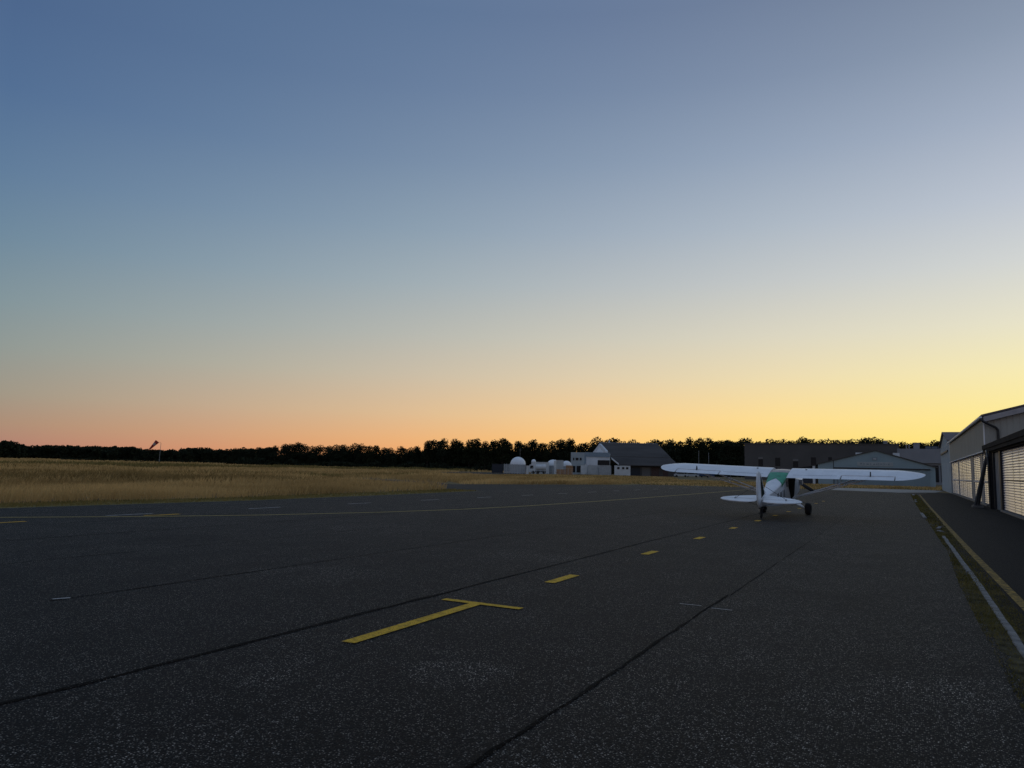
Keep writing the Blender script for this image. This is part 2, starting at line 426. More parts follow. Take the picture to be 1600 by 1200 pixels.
class MB:
    def __init__(s):
        s.v, s.f = [], []

    def add(s, vs, fs):
        o = len(s.v)
        s.v += [tuple(v) for v in vs]
        s.f += [tuple(i + o for i in f) for f in fs]
        return s

    def box(s, x0, x1, y0, y1, z0, z1):
        return s.add([(x0, y0, z0), (x1, y0, z0), (x1, y1, z0), (x0, y1, z0), (x0, y0, z1), (x1, y0, z1), (x1, y1, z1), (x0, y1, z1)],
                     [(0, 3, 2, 1), (4, 5, 6, 7), (0, 1, 5, 4), (1, 2, 6, 5), (2, 3, 7, 6), (3, 0, 4, 7)])

    def prism(s, poly, d):
        """closed polygon (3d points) pushed along vector d"""
        n = len(poly)
        d = Vector(d)
        a = [Vector(p) for p in poly]
        vs = a + [p + d for p in a]
        fs = [tuple(range(n))[::-1], tuple(range(n, 2 * n))] + [(i, (i + 1) % n, (i + 1) % n + n, i + n) for i in range(n)]
        return s.add(vs, fs)

    def sheet(s, poly, z):
        return s.add([(x, y, z) for x, y in poly], [tuple(range(len(poly)))])

    def cyl(s, p0, p1, r0, r1=None, n=10, cap=True):
        r1 = r0 if r1 is None else r1
        p0, p1 = Vector(p0), Vector(p1)
        d = (p1 - p0).normalized()
        a = d.orthogonal().normalized()
        b = d.cross(a)
        vs = []
        for p, r in ((p0, r0), (p1, r1)):
            for i in range(n):
                t = 2 * math.pi * i / n
                vs.append(p + a * (r * math.cos(t)) + b * (r * math.sin(t)))
        fs = [(i, (i + 1) % n, (i + 1) % n + n, i + n) for i in range(n)]
        if cap:
            fs += [tuple(range(n))[::-1], tuple(range(n, 2 * n))]
        return s.add(vs, fs)

    def tube(s, pts, r, n=8):
        for a, b in zip(pts, pts[1:]):
            s.cyl(a, b, r, r, n)
        return s

    def flatbar(s, p0, p1, w, t, wdir):
        """streamlined strut: bar of width w along wdir, thickness t"""
        p0, p1, wd = Vector(p0), Vector(p1), Vector(wdir).normalized()
        d = (p1 - p0).normalized()
        td = d.cross(wd).normalized()
        vs = []
        for p in (p0, p1):
            for i in range(8):
                a = 2 * math.pi * i / 8
                vs.append(p + wd * (w / 2 * math.cos(a)) + td * (t / 2 * math.sin(a)))
        return s.add(vs, [(i, (i + 1) % 8, (i + 1) % 8 + 8, i + 8) for i in range(8)] + [tuple(range(8))[::-1], tuple(range(8, 16))])

    def loft(s, rings, cap=True, closed=True):
        n = len(rings[0])
        vs = [p for r in rings for p in r]
        fs = []
        for k in range(len(rings) - 1):
            for i in range(n if closed else n - 1):
                j = (i + 1) % n
                fs.append((k * n + i, k * n + j, (k + 1) * n + j, (k + 1) * n + i))
        if cap and closed:
            fs += [tuple(range(n))[::-1], tuple(range((len(rings) - 1) * n, len(rings) * n))]
        return s.add(vs, fs)

    def dome(s, c, r, n=24, k=8, squash=1.0):
        rings = []
        for j in range(k + 1):
            a = math.pi / 2 * j / k
            rr = max(r * math.cos(a), 0.001)
            rings.append([(c[0] + rr * math.cos(2 * math.pi * i / n), c[1] + rr * math.sin(2 * math.pi * i / n), c[2] + r * squash * math.sin(a)) for i in range(n)])
        return s.loft(rings)

    def build(s, name, m, parent=None, smooth=False, fix=True):
        me = bpy.data.meshes.new(name)
        me.from_pydata(s.v, [], s.f)
        me.validate()
        if fix:
            import bmesh
            b = bmesh.new()
            b.from_mesh(me)
            bmesh.ops.recalc_face_normals(b, faces=b.faces)
            b.to_mesh(me)
            b.free()
        o = bpy.data.objects.new(name, me)
        me.materials.append(M[m] if isinstance(m, str) else m)
        COL.objects.link(o)
        if parent:
            o.parent = parent
        if smooth:
            for p in me.polygons:
                p.use_smooth = True
            try:
                me.set_sharp_from_angle(angle=R(38))
            except Exception:
                pass
        return o


def tag(o, label, cat, group=None, kind=None):
    o['label'] = label
    o['category'] = cat
    if group:
        o['group'] = group
    if kind:
        o['kind'] = kind
    return o


def thing(name, label, cat, loc=(0, 0, 0), rot=(0, 0, 0), group=None):
    o = bpy.data.objects.new(name, None)
    o.empty_display_size = 0.3
    COL.objects.link(o)
    o.location = loc
    o.rotation_euler = rot
    return tag(o, label, cat, group)


def struct(name, mb, m, label, cat, kind='structure'):
    o = mb.build(name, m, fix=False)
    return tag(o, label, cat, kind=kind)


def facing(px, py, D):
    """a spot at distance D seen at photo column px: its ground point and a yaw that faces the camera"""
    p = at_d(px, py, D)
    return Vector((p.x, p.y, 0)), -math.atan2(p.x, p.y)


# ------------------------------------------------------------------ the ground
struct('ground', MB().sheet([(-4000, -600), (3000, -600), (3000, 5000), (-4000, 5000)], -0.03), 'soil',
       'dry straw coloured ground reaching out to the tree line', 'ground')
AL = [(-26.0, -60), (-26.3, 0), (-26.0, 14), (-25.4, 24), (-26.0, 36), (-26.8, 46), (-28.0, 66), (-28.9, 88)]
apron_poly = [(1.25, -60), (1.25, 0), (1.2, 22), (1.1, 40), (1.0, 60), (1.0, 80), (2.2, 94), (-0.7, 89.6), (-7.6, 93.0), (-15.3, 93.2)] + AL[::-1]
struct('apron', MB().sheet(apron_poly, 0.0), 'apron', 'dark weathered asphalt apron with pale stone chips', 'apron')
spur = [(-26.5, 46), (-29, 46), (-34, 50.6), (-44, 58), (-70, 67.2), (-134, 91), (-134, 97), (-70, 73), (-45.5, 65.3), (-40, 61.8), (-38.2, 60), (-31.5, 76), (-28.6, 84), (-27.4, 60)]
struct('taxiway', MB().sheet(spur, -0.006), 'spur', 'grey asphalt taxiway leaving the apron between the two grass strips', 'taxiway')
struct('parking_area', MB().sheet([(-78.5, 122), (-86, 160), (-97, 203), (-122, 194), (-101, 148)], -0.006), 'spur', 'dark asphalt area in front of the radome compound', 'parking area')
struct('runway', MB().sheet([(-150, -100), (-137, -100), (-137, 420), (-150, 420)], -0.012), 'spur', 'thin dark runway strip far out in the grass', 'runway')
struct('pavement', MB().sheet([(1.12, -60), (4.41, -60), (4.41, 95), (3.2, 96.5), (2.2, 94), (1.0, 78), (1.05, 40)], 0.012), 'pave',
       'smooth black asphalt strip in front of the hangar doors', 'pavement')
VL = [(0.80, -60), (0.80, 4), (0.78, 9), (0.77, 14), (0.86, 19), (0.83, 24), (0.76, 30), (0.62, 46), (0.45, 76), (0.42, 83)]
vl = []
for (x0, y0), (x1, y1) in zip(VL[1:], VL[2:]):
    n_ = max(2, int((y1 - y0) / 0.22))
    for k in range(n_):
        t_ = k / n_
        vl.append((x0 + (x1 - x0) * t_ + rng.choice((0, 0, rng.uniform(-0.07, 0.07), rng.uniform(-0.03, 0.03))), y0 + (y1 - y0) * t_))
struct('verge', MB().sheet([(1.30, -60), (1.30, 14), (1.24, 22), (1.17, 40), (1.06, 80), (0.7, 84)] + vl[::-1] + [(0.8, -60)], 0.004), 'verge',
       'weedy strip of dirt along the broken kerb', 'verge')
pale = [gnd(1298, 765.5), gnd(1404, 769.8), gnd(1462, 769.8), gnd(1475, 767.5), gnd(1460, 766.3), gnd(1308, 762.2)]
struct('road', MB().sheet([(p.x, p.y) for p in pale], 0.008), 'concrete', 'pale concrete road crossing in front of the blue hangar', 'road')
lawn = [(-38.2, 59.8), (-31.5, 76), (-28.6, 84), (-28.9, 88), (-15.3, 93.2), (-7.6, 93.0), (-8.3, 111), (3.4, 115), (20, 118), (20, 240), (-95, 240), (-86, 160), (-78.5, 122), (-45.5, 70)]
struct('lawn', MB().sheet(lawn, -0.016), 'lawn', 'brown mown grass in front of the far hangars', 'lawn')
struct('grass_margin', MB().sheet(AL + [(-30.5, 88), (-31, 60), (-29.3, 46), (-29.0, 36), (-28.2, 24), (-29.2, 10), (-29.4, -60)], -0.010), 'margin',
       'short greenish mown margin between apron and tall grass', 'grass')
# worn lighter patches on the apron surface
pm = asphalt('bleached_asphalt', (0.027, 0.028, 0.030), (0.048, 0.049, 0.052), (0.5, 0.5, 0.52), 0.9)


def blob(cx, cy, rx, ry, n=28, j=0.25, rot=0.0):
    pts = []
    for i in range(n):
        t = 2 * math.pi * i / n
        k = 1 + rng.uniform(-j, j)
        x, y = rx * k * math.cos(t), ry * k * math.sin(t)
        pts.append((cx + x * math.cos(rot) - y * math.sin(rot), cy + x * math.sin(rot) + y * math.cos(rot)))
    return pts


# ------------------------------------------------------------------ markings and seams


def strip(mb, pts, w, z, jit=0.0, wj=0.0):
    """ribbon of width w along a ground polyline"""
    L_, R_ = [], []
    for i, p in enumerate(pts):
        a = Vector(pts[max(i - 1, 0)])
        b = Vector(pts[min(i + 1, len(pts) - 1)])
        d = (b - a).normalized()
        nx = Vector((-d.y, d.x))
        c = Vector(p) + nx * rng.uniform(-jit, jit)
        h = w / 2 * (1 + rng.uniform(-wj, wj))
        L_.append(c + nx * h)
        R_.append(c - nx * h)
    vs = [(p.x, p.y, z) for p in L_ + R_]
    n = len(pts)
    mb.add(vs, [(i, n + i, n + i + 1, i + 1) for i in range(n - 1)])
    return mb


def rect(mb, x0, x1, y0, y1, z):
    return mb.sheet([(x0, y0), (x1, y0), (x1, y1), (x0, y1)], z)


tm = MB()
tm.sheet([(-4.83, 5.72), (-4.68, 5.74), (-4.70, 8.14), (-4.86, 8.14)], 0.008)
tm.sheet([(-5.28, 8.141), (-4.16, 8.141), (-4.16, 8.265), (-5.28, 8.265)], 0.008)
struct('stand_mark', tm, 'yellow', 'yellow painted T mark nearest the camera on the apron', 'road marking')
dm = MB()
for y0, y1 in ((10.27, 11.25), (14.85, 15.62), (19.1, 19.8), (23.4, 24.05), (27.7, 28.35), (31.75, 32.4), (35.7, 36.3), (39.7, 40.3), (43.7, 44.3), (47.5, 48.1), (52, 52.6)):
    rect(dm, -4.84, -4.67, y0, y1, 0.008)
struct('guide_dashes', dm, 'yellow', 'row of short yellow dashes leading under the small aircraft', 'road marking')
taxi_pts = [(-26.0, 6), (-22.1, 11.7), (-19.9, 14.6), (-18.2, 17.5), (-16.6, 21.5), (-15.6, 25.5), (-15.05, 30), (-14.7, 38), (-14.5, 50), (-14.45, 66), (-14.4, 92)]
# smooth
sm = []
for (x0, y0), (x1, y1) in zip(taxi_pts, taxi_pts[1:]):
    for k in range(6):
        sm.append((x0 + (x1 - x0) * k / 6, y0 + (y1 - y0) * k / 6))
tl = MB()
strip(tl, sm + [taxi_pts[-1]], 0.15, 0.008)
struct('taxi_line', tl, 'taxi', 'long yellow taxi line curving across the apron', 'road marking')
t2 = MB()
strip(t2, [gnd(-40, 818.5).to_2d(), gnd(0, 817.3).to_2d(), gnd(40, 815.0).to_2d()], 0.16, 0.009)
strip(t2, [gnd(225, 805.8).to_2d(), gnd(250, 805.2).to_2d(), gnd(280, 803.4).to_2d()], 0.2, 0.009)
struct('branch_line', t2, 'yellow', 'short yellow line pieces meeting the long taxi line', 'road marking')
dw = MB()
for k in range(-3, 14):
    y0 = 19.4 + 5.4 * k
    rect(dw, -21.0, -20.87, y0, y0 + 1.55, 0.008)
struct('edge_dashes', dw, 'whitep', 'faint white dashes along the grass side of the apron', 'road marking')
yl = MB()
strip(yl, [(1.42, -20), (1.38, 8), (1.35, 12.3), (1.27, 20.5), (1.22, 32), (1.16, 50), (1.13, 81)], 0.13, 0.018, 0.0, 0.08)
struct('edge_line', yl, 'yellow_worn', 'worn yellow line between the kerb and the hangar pavement', 'road marking')
rt = MB()
strip(rt, [gnd(1062, 944).to_2d(), gnd(1096, 947.5).to_2d()], 0.035, 0.009)
strip(rt, [gnd(1112, 951).to_2d(), gnd(1144, 954.5).to_2d()], 0.035, 0.009)
strip(rt, [gnd(82, 937).to_2d(), gnd(110, 935).to_2d()], 0.05, 0.009)
struct('chalk_marks', rt, 'whitep', 'thin pale scratches on the apron', 'road marking')


def seam_pts(x, y0, y1, step, wob):
    n = int((y1 - y0) / step)
    out, dx = [], 0
    for i in range(n + 1):
        dx = dx * 0.8 + rng.uniform(-wob, wob)
        out.append((x + dx, y0 + (y1 - y0) * i / n))
    return out


se = MB()
def seam(x, y0, y1, step, wob, w, gaps=0.0):
    pts = seam_pts(x, y0, y1, step, wob)
    run = []
    for p in pts:
        run.append(p)
        if rng.random() < gaps and len(run) > 2:
            strip(se, run, w * rng.uniform(0.6, 1.2), 0.0044, 0.006, 0.45)
            run = [p] if rng.random() < 0.6 else []
    if len(run) > 1:
        strip(se, run, w, 0.0044, 0.006, 0.45)


seam(-5.54, 0, 9, 0.3, 0.010, 0.06, 0.0)
seam(-5.54, 9, 92, 0.5, 0.008, 0.035, 0.0)
seam(-2.25, -3, 10.8, 0.22, 0.012, 0.034, 0.0)
seam(-2.22, 10.8, 92, 0.5, 0.010, 0.015, 0.1)
seam(-9.0, 0, 92, 0.6, 0.015, 0.028, 0.15)
seam(-12.6, 4, 92, 0.6, 0.015, 0.028, 0.2)
seam(-16.0, 8, 92, 0.6, 0.015, 0.03, 0.2)
seam(-19.3, 8, 92, 0.6, 0.015, 0.03, 0.2)
seam(-23.3, 8, 60, 0.8, 0.02, 0.04, 0.2)
struct('tar_seams', se, 'tar', 'dark tar sealed seams running along the apron', 'seam')

# ------------------------------------------------------------------ kerb stones
KG = 'stones of the broken kerb along the apron'
KLABEL = 'pale flush kerb stone in the near unbroken run beside the worn yellow line'


def kerb(x, y, ln, w, h, rz, label, tilt=0.0):
    b = MB()
    prof = [(-w / 2, 0), (w / 2, 0), (w / 2, h - 0.012), (w / 2 - 0.012, h), (-w / 2 + 0.012, h), (-w / 2, h - 0.012)]
    n = max(3, int(ln / 0.12))
    rings = []
    for i in range(n + 1):
        yy = -ln / 2 + ln * i / n
        k = rng.uniform(-0.0025, 0.0015)
        rings.append([(px * (1 + k * 4) + k, yy, max(pz + (k if pz > 0.01 else 0), 0)) for px, pz in prof])
    b.loft(rings)
    o = b.build('kerb_stone', 'kerb')
    o.location = (x, y, 0.003)
    o.rotation_euler = (tilt, 0, rz)
    return tag(o, label, 'kerb stone', KG)


y = 2.0
while y < 15.4:
    ln = rng.uniform(0.85, 1.05)
    if rng.random() < 0.03:
        y += ln
        continue
    kerb(0.985 + rng.uniform(-0.006, 0.006), y + ln / 2, ln - 0.03, 0.085, 0.022, rng.uniform(-0.012, 0.012), KLABEL)
    y += ln
y = 15.9
while y < 25.0:
    ln = rng.uniform(0.9, 1.1)
    kerb(0.965 - (y - 16) * 0.006 + rng.uniform(-0.005, 0.005), y + ln / 2, ln - 0.03, 0.09, 0.03, rng.uniform(-0.01, 0.01),
         'pale kerb stone in the second unbroken run beyond the gap in the kerb')
    y += ln
kerb(0.92, 27.2, 0.45, 0.10, 0.04, 0.25, 'short broken kerb stone just past the end of the second run')
kerb(0.93, 28.9, 1.1, 0.11, 0.05, -0.1, 'crooked kerb fragment in weeds beyond the second run')
kerb(0.63, 37.6, 4.6, 0.13, 0.05, 0.012, 'long pale kerb block lying alone to the left of the line')
kerb(0.57, 58.5, 2.2, 0.13, 0.05, 0.03, 'small far kerb block behind the lone long one')
kerb(0.58, 62.5, 1.6, 0.13, 0.05, -0.03, 'far kerb block next but one to the end of the row')
kerb(0.59, 79, 4.0, 0.2, 0.07, 0.0, 'farthest pale kerb block by the concrete road')

# ------------------------------------------------------------------ grass (bulk meshes of blades)


def inside(poly, X, Y):
    res = np.zeros(len(X), bool)
    n = len(poly)
    for i in range(n):
        x0, y0 = poly[i]
        x1, y1 = poly[(i + 1) % n]
        c = ((y0 > Y) != (y1 > Y)) & (X < (x1 - x0) * (Y - y0) / (y1 - y0 + 1e-12) + x0)
        res ^= c
    return res


def blades(poly, dens, h, w, lean=0.35, hvar=0.35, clump=0.0, dmin=0, dmax=1e9, z=-0.02):
    P = np.array(poly)
    x0, y0 = P.min(0)
    x1, y1 = P.max(0)
    n = int((x1 - x0) * (y1 - y0) * dens)
    X = nrg.uniform(x0, x1, n)
    Y = nrg.uniform(y0, y1, n)
    k = inside(poly, X, Y)
    d = np.hypot(X, Y)
    k &= (d >= dmin) & (d < dmax)
    # only bearings the photo (and a step aside) can see
    b = np.degrees(np.arctan2(X, Y))
    k &= (b > -80) & (b < 30)
    if clump:
        f = np.sin(X * 0.9 + 1.3 * np.sin(Y * 0.31)) * np.sin(Y * 0.55 + np.sin(X * 0.23)) + 0.6 * np.sin(X * 2.3 + Y * 1.7)
        k &= nrg.uniform(-1.2, 1.6, n) < f * clump + 0.6
    X, Y = X[k], Y[k]
    n = len(X)
    hump = 0.85 + 0.22 * np.sin(X * 0.16 + np.sin(Y * 0.09)) * np.sin(Y * 0.13 + 0.7) + 0.1 * np.sin(X * 0.7 + Y * 0.5)
    H = h * hump * (1 + nrg.uniform(-hvar, hvar, n))
    A = nrg.uniform(0, 2 * np.pi, n)
    lx = nrg.normal(0, lean, n) * H + 0.12 * H
    ly = nrg.normal(0, lean, n) * H
    W = w * nrg.uniform(0.6, 1.4, n) / 2
    v = np.zeros((n, 5, 3))
    cx, cy = np.cos(A) * W, np.sin(A) * W
    zb = np.full(n, z)
    v[:, 0] = np.stack([X - cx, Y - cy, zb], 1)
    v[:, 1] = np.stack([X + cx, Y + cy, zb], 1)
    v[:, 2] = np.stack([X + lx * 0.45 + cx, Y + ly * 0.45 + cy, zb + H * 0.62], 1)
    v[:, 3] = np.stack([X + lx * 0.45 - cx, Y + ly * 0.45 - cy, zb + H * 0.62], 1)
    v[:, 4] = np.stack([X + lx, Y + ly, zb + H], 1)
    return v


def blade_obj(name, parts, m, label, cat):
    v = np.concatenate(parts)
    n = len(v)
    me = bpy.data.meshes.new(name)
    me.vertices.add(n * 5)
    me.vertices.foreach_set('co', v.reshape(-1).astype(np.float32))
    base = np.arange(n)[:, None] * 5
    idx = np.concatenate([base + np.array([0, 1, 2, 3]), base + np.array([3, 2, 4])], 1).reshape(-1)
    me.loops.add(n * 7)
    me.loops.foreach_set('vertex_index', idx.astype(np.int32))
    me.polygons.add(n * 2)
    st = (np.arange(n)[:, None] * 7 + np.array([0, 4])).reshape(-1)
    me.polygons.foreach_set('loop_start', st.astype(np.int32))
    me.update(calc_edges=True)
    me.validate()
    me.materials.append(M[m])
    o = bpy.data.objects.new(name, me)
    COL.objects.link(o)
    return tag(o, label, cat, kind='stuff')


LAWN2 = [(-28.9, 89), (-15.3, 94), (-8.2, 94), (-8.7, 112), (3.2, 116), (10, 118), (10, 148), (-40, 148), (-60, 215), (-90, 215), (-84, 150), (-73, 114), (-45, 104), (-31, 92)]
FIELD = [(-28.9, 45.0), (-28.6, 36), (-27.6, 24), (-28.6, 10), (-28.8, -30), (-134, -30), (-134, 89.5), (-70, 65.8), (-44, 56.8), (-34, 49.4)]
FIELD2 = [(-134, 98.5), (-70, 74.2), (-46, 66.5), (-41, 63.2), (-47, 73.5), (-75, 118), (-101, 149), (-122, 196), (-134, 215)]
FAR = [(-152, -60), (-700, -60), (-700, 560), (-200, 560), (-120, 330), (-97, 232), (-128, 215), (-152, 215)]
STRIPB = [(-38.0, 61.5), (-32.5, 75), (-30.6, 84), (-30.5, 90), (-45, 103), (-73, 113), (-46, 71.5)]
parts = [blades(FIELD, 95, 0.58, 0.022, dmax=48, clump=0.5),
         blades(FIELD, 38, 0.58, 0.040, dmin=48, dmax=85, clump=0.5),
         blades(FIELD, 8, 0.58, 0.09, dmin=85, dmax=150, clump=0.5),
         blades(FIELD, 1.6, 0.58, 0.22, dmin=150, clump=0.4),
         blades(FIELD2, 12, 0.54, 0.05, dmax=110, clump=0.4), blades(FIELD2, 4, 0.56, 0.12, dmin=110, clump=0.4),
         blades(FAR, 0.5, 0.62, 0.5, dmin=100, dmax=330),
         blades(FAR, 0.22, 0.65, 1.0, dmin=330, dmax=640),
         blades(STRIPB, 30, 0.55, 0.05, clump=0.4)]
PATCHES = []
for k in range(16):
    cx, cy = rng.uniform(-125, -34), rng.uniform(0, 150)
    if cy > 48 - (cx + 30) * 0.4:
        cy *= 0.3
    PATCHES += [blades(blob(cx, cy, rng.uniform(1.5, 5), rng.uniform(6, 22), j=0.4), 14 if cx > -60 else 6, 0.66, 0.05 if cx > -60 else 0.09)]
blade_obj('rank_grass', PATCHES, 'rank', 'darker olive brown patches of rank grass in the golden field', 'grass')
blade_obj('tall_grass', parts + [blades(LAWN2, 4, 0.2, 0.10)], 'straw', 'tall dry golden grass covering the airfield', 'grass')
MARG = [(-26.2, -30), (-26.3, 14), (-25.6, 24), (-26.2, 36), (-27.0, 46), (-29.6, 46.5), (-29.0, 36), (-28.0, 24), (-29, 10), (-29, -30)]
BAND1 = [(-152, -60), (-134, -60), (-134, 300), (-152, 300)]
BAND2 = [(-62, 22), (-58, 24), (-60, 60), (-64, 88), (-70, 100), (-74, 108), (-70, 88), (-65, 60)]
parts = [blades(MARG, 160, 0.085, 0.02, dmax=40), blades(MARG, 60, 0.10, 0.035, dmin=40, dmax=60),
         blades(LAWN2, 3, 0.16, 0.10), blades(BAND1, 3, 0.95, 0.16), blades(BAND2, 6, 0.62, 0.07)]
blade_obj('short_grass', parts, 'green', 'short dull green grass along the apron edge and before the hangars', 'grass')
W1 = [(0.72, 2), (1.26, 2), (1.2, 24), (1.08, 50), (0.9, 82), (0.36, 82), (0.56, 46), (0.72, 30), (0.80, 20), (0.70, 14)]
blade_obj('weeds', [blades(W1, 4200, 0.022, 0.005, dmax=14, clump=1.0, z=0.004, lean=0.7), blades(W1, 1300, 0.032, 0.010, dmin=14, dmax=30, clump=0.9, z=0.004, lean=0.6),
                    blades(W1, 160, 0.05, 0.04, dmin=30, clump=0.6, z=0.004)], 'moss', 'moss and low weeds growing along the broken kerb', 'weeds')

# ------------------------------------------------------------------ hangars along the right side


def ribbed(mb, pts2, axis, depth, pitch, rib, cuts=None):
    pass


def corr_sheet(y0, y1, z0, z1, x=0.0, amp=0.018, pitch=0.125, seams=(), n=7, gap=0.05):
    """horizontally corrugated sheet facing -x, with dark gaps left out at the seams"""
    mb = MB()
    edges = [y0] + sorted(seams) + [y1]
    k = int((z1 - z0) / pitch * n)
    for a, b in zip(edges, edges[1:]):
        a2, b2 = a + (gap if a != y0 else 0), b - (gap if b != y1 else 0)
        off = rng.uniform(-0.006, 0.006)
        prof = []
        kk = int((z1 - z0) / pitch)
        for i in range(kk):
            zz = z0 + (z1 - z0) * i / kk
            pz = (z1 - z0) / kk
            prof += [(x + off, zz), (x + off - amp * 2.4, zz + pz * 0.22), (x + off - amp * 2.3, zz + pz * 0.30), (x + off - 0.002, zz + pz * 0.97)]
        prof.append((x + off, z1))
        m = max(1, int((b2 - a2) / 1.2))
        rings = []
        for j in range(m + 1):
            yy = a2 + (b2 - a2) * j / m
            w = rng.uniform(-0.008, 0.008)
            rings.append([(px + w, yy, z) for px, z in prof])
        mb.loft(rings, cap=False, closed=False)
    return mb


def vclad(y0, y1, z0, z1, pitch=0.33, amp=0.02, x=0.0):
    """vertically ribbed wall facing -x"""
    mb = MB()
    bot, top = [], []
    yy = y0
    while yy < y1 - 0.01:
        for dx, dy in ((0, 0), (0, 0.62), (-amp, 0.7), (-amp, 0.92)):
            q = min(yy + dy * pitch, y1)
            bot.append((x + dx, q, z0))
            top.append((x + dx, q, z1))
        yy += pitch
    bot.append((x, y1, z0)); top.append((x, y1, z1))
    return mb.loft([bot, top], cap=False, closed=False)


# --- long grey hangar
HX = 4.41
lh = thing('hangar', 'long grey metal hangar with a gutter and a row of corrugated sliding doors', 'hangar', (HX, 54.5, 0))
vclad(0, 40, 3.44, 5.5).build('upper_wall', 'clad', lh, fix=False)
mb = MB()
mb.box(0.22, 20, 0.2, 39.9, 0.0, 3.43)
mb.build('inner_wall', 'black', lh)
# gable end that faces the camera, ribs included
mb = MB()
bot, top = [], []
xx = 0.0
while xx < 20:
    for dy, f in ((0, 0), (0, 0.62), (-0.02, 0.7), (-0.02, 0.92)):
        q = min(xx + f * 0.33, 20)
        zt = 5.5 + (q if q < 10 else 20 - q) * 0.268
        bot.append((q, dy, 3.0)); top.append((q, dy, zt))
    xx += 0.33
mb.loft([bot, top], cap=False, closed=False)
mb.build('gable_wall', 'clad', lh, fix=False)
mb = MB()
mb.prism([(-0.12, -0.3, 5.54), (10, -0.3, 8.25), (10, -0.3, 8.37), (-0.12, -0.3, 5.66)], (0, 40.4, 0))
mb.prism([(10.001, -0.3, 8.25), (20.2, -0.3, 5.54), (20.2, -0.3, 5.66), (10.001, -0.3, 8.37)], (0, 40.4, 0))
rf = mb.build('roof', 'roofdark', lh)
mb = MB()
mb.prism([(-0.02, -0.32, 5.20), (10, -0.32, 7.97), (10, -0.32, 8.24), (-0.02, -0.32, 5.53)], (0, 0.30, 0))
mb.build('barge_board', 'greytrim', rf)
mb = MB()
rings = []
for yy in (-0.34, 40.1):
    rings.append([(-0.10, yy, 5.53), (-0.24, yy, 5.53), (-0.25, yy, 5.47), (-0.21, yy, 5.41), (-0.13, yy, 5.40), (-0.10, yy, 5.43)])
mb.loft(rings)
mb.build('gutter', 'trim', lh)
mb = MB()
mb.box(-0.035, 0.03, -0.03, 0.06, 3.72, 5.2)
mb.build('corner_trim', 'trim', lh)
mb = MB()
mb.prism([(-0.12, 0.55, 3.36), (0.05, 0.55, 3.36), (0.05, 0.55, 3.44), (-0.03, 0.55, 3.44), (-0.12, 0.55, 3.39)], (0, 39.4, 0))
mb.build('drip_flashing', 'trim', lh)
mb = MB()
mb.tube([(-0.17, -0.30, 5.42), (-0.10, -0.36, 5.26), (0.25, -0.30, 5.05), (0.62, -0.16, 4.85), (0.72, -0.13, 4.7), (0.73, -0.13, 3.7)], 0.075, 10)
mb.build('downpipe', 'black', lh, smooth=True)
for a, b, blue in ((0.1, 4.4, 1.7), (5.1, 12.6, 2.4), (13.3, 28.4, 1.2), (29.2, 39.6, 0.6)):
    sm_ = [a + (b - blue - a) * i / max(1, round((b - a) / 2.6)) for i in range(1, max(1, round((b - a) / 2.6)))]
    d = corr_sheet(a, b - blue, 0.12, 3.34, 0.12, seams=sm_, gap=0.14).build('sliding_door', 'doorsheet', lh, fix=False)
    mb = MB()
    mb.box(0.06, 0.14, b - blue + 0.02, b, 0.10, 3.35)
    mb.build('door_stile', 'bluesteel', d)
    mb = MB()
    mb.box(0.03, 0.07, a, b - blue, 1.48, 1.53)
    mb.build('door_rail', 'trim', d)
mb = MB()
mb.box(-0.05, 0.2, 0.1, 39.8, 0.0, 0.11)
mb.build('door_sill', 'lintel', lh)

# --- low near hangar with the buttress
nh = thing('hangar', 'low hangar at the right edge with a dark beam over wide bright corrugated doors', 'hangar', (HX, 54.2, 0))
Y1 = -42.0
mb = MB()
mb.box(-0.16, 0.0, Y1, 0.25, 3.47, 3.72)
mb.build('fascia', 'beam', nh)
mb = MB()
mb.box(-0.12, -0.02, Y1, 0.23, 3.30, 3.465)
mb.box(-0.02, 0.30, Y1, 0.2, 3.18, 3.30)
mb.box(-0.14, -0.10, Y1, 0.24, 3.27, 3.31)
mb.build('door_beam', 'beam', nh)
mb = MB()
mb.prism([(0.002, Y1, 3.48), (20, Y1, 3.9), (20, Y1, 4.02), (0.002, Y1, 3.66)], (0, -Y1 + 0.05, 0))
mb.build('roof', 'roofdark', nh)
mb = MB()
mb.box(0.5, 20, Y1, -0.1, 0.0, 3.47)
mb.build('inner_wall', 'black', nh)
d = corr_sheet(-2.6, -1.3, 0.12, 3.17, 0.16).build('sliding_door', 'doorsheet', nh, fix=False)
mb = MB()
mb.box(0.12, 0.2, -1.28, -0.1, 0.10, 3.17)
mb.build('door_stile', 'bluesteel', d)
mb = MB()
mb.box(0.10, 0.13, -2.6, -1.3, 1.46, 1.53)
mb.build('door_rail', 'bluesteel', d)
mb = MB()
mb.box(0.10, 0.24, -6.9, -4.2, 0.0, 3.17)
for yy in (-6.2, -5.5, -4.8):
    mb.box(0.075, 0.10, yy, yy + 0.06, 0.02, 3.16)
mb.build('wall_panel', 'bluesteel', nh)
mb = MB()
mb.box(-0.12, 0.08, -3.25, -3.05, 0.0, 3.27)
mb.box(0.00, 0.10, -4.1, -3.9, 0.0, 3.17)
mb.build('post', 'steel', nh)
mb = MB()
mb.tube([(-0.14, -2.3, 3.32), (-0.16, -2.8, 3.22), (-0.17, -3.35, 2.9), (-0.17, -3.55, 2.4), (-0.17, -3.7, 0.02)], 0.07, 10)
mb.build('drainpipe', 'black', nh, smooth=True)
mb = MB()
mb.box(0.02, 0.5, -7.5, -6.92, 0.0, 3.17)
mb.build('door_jamb', 'black', nh)
y_ = -7.52
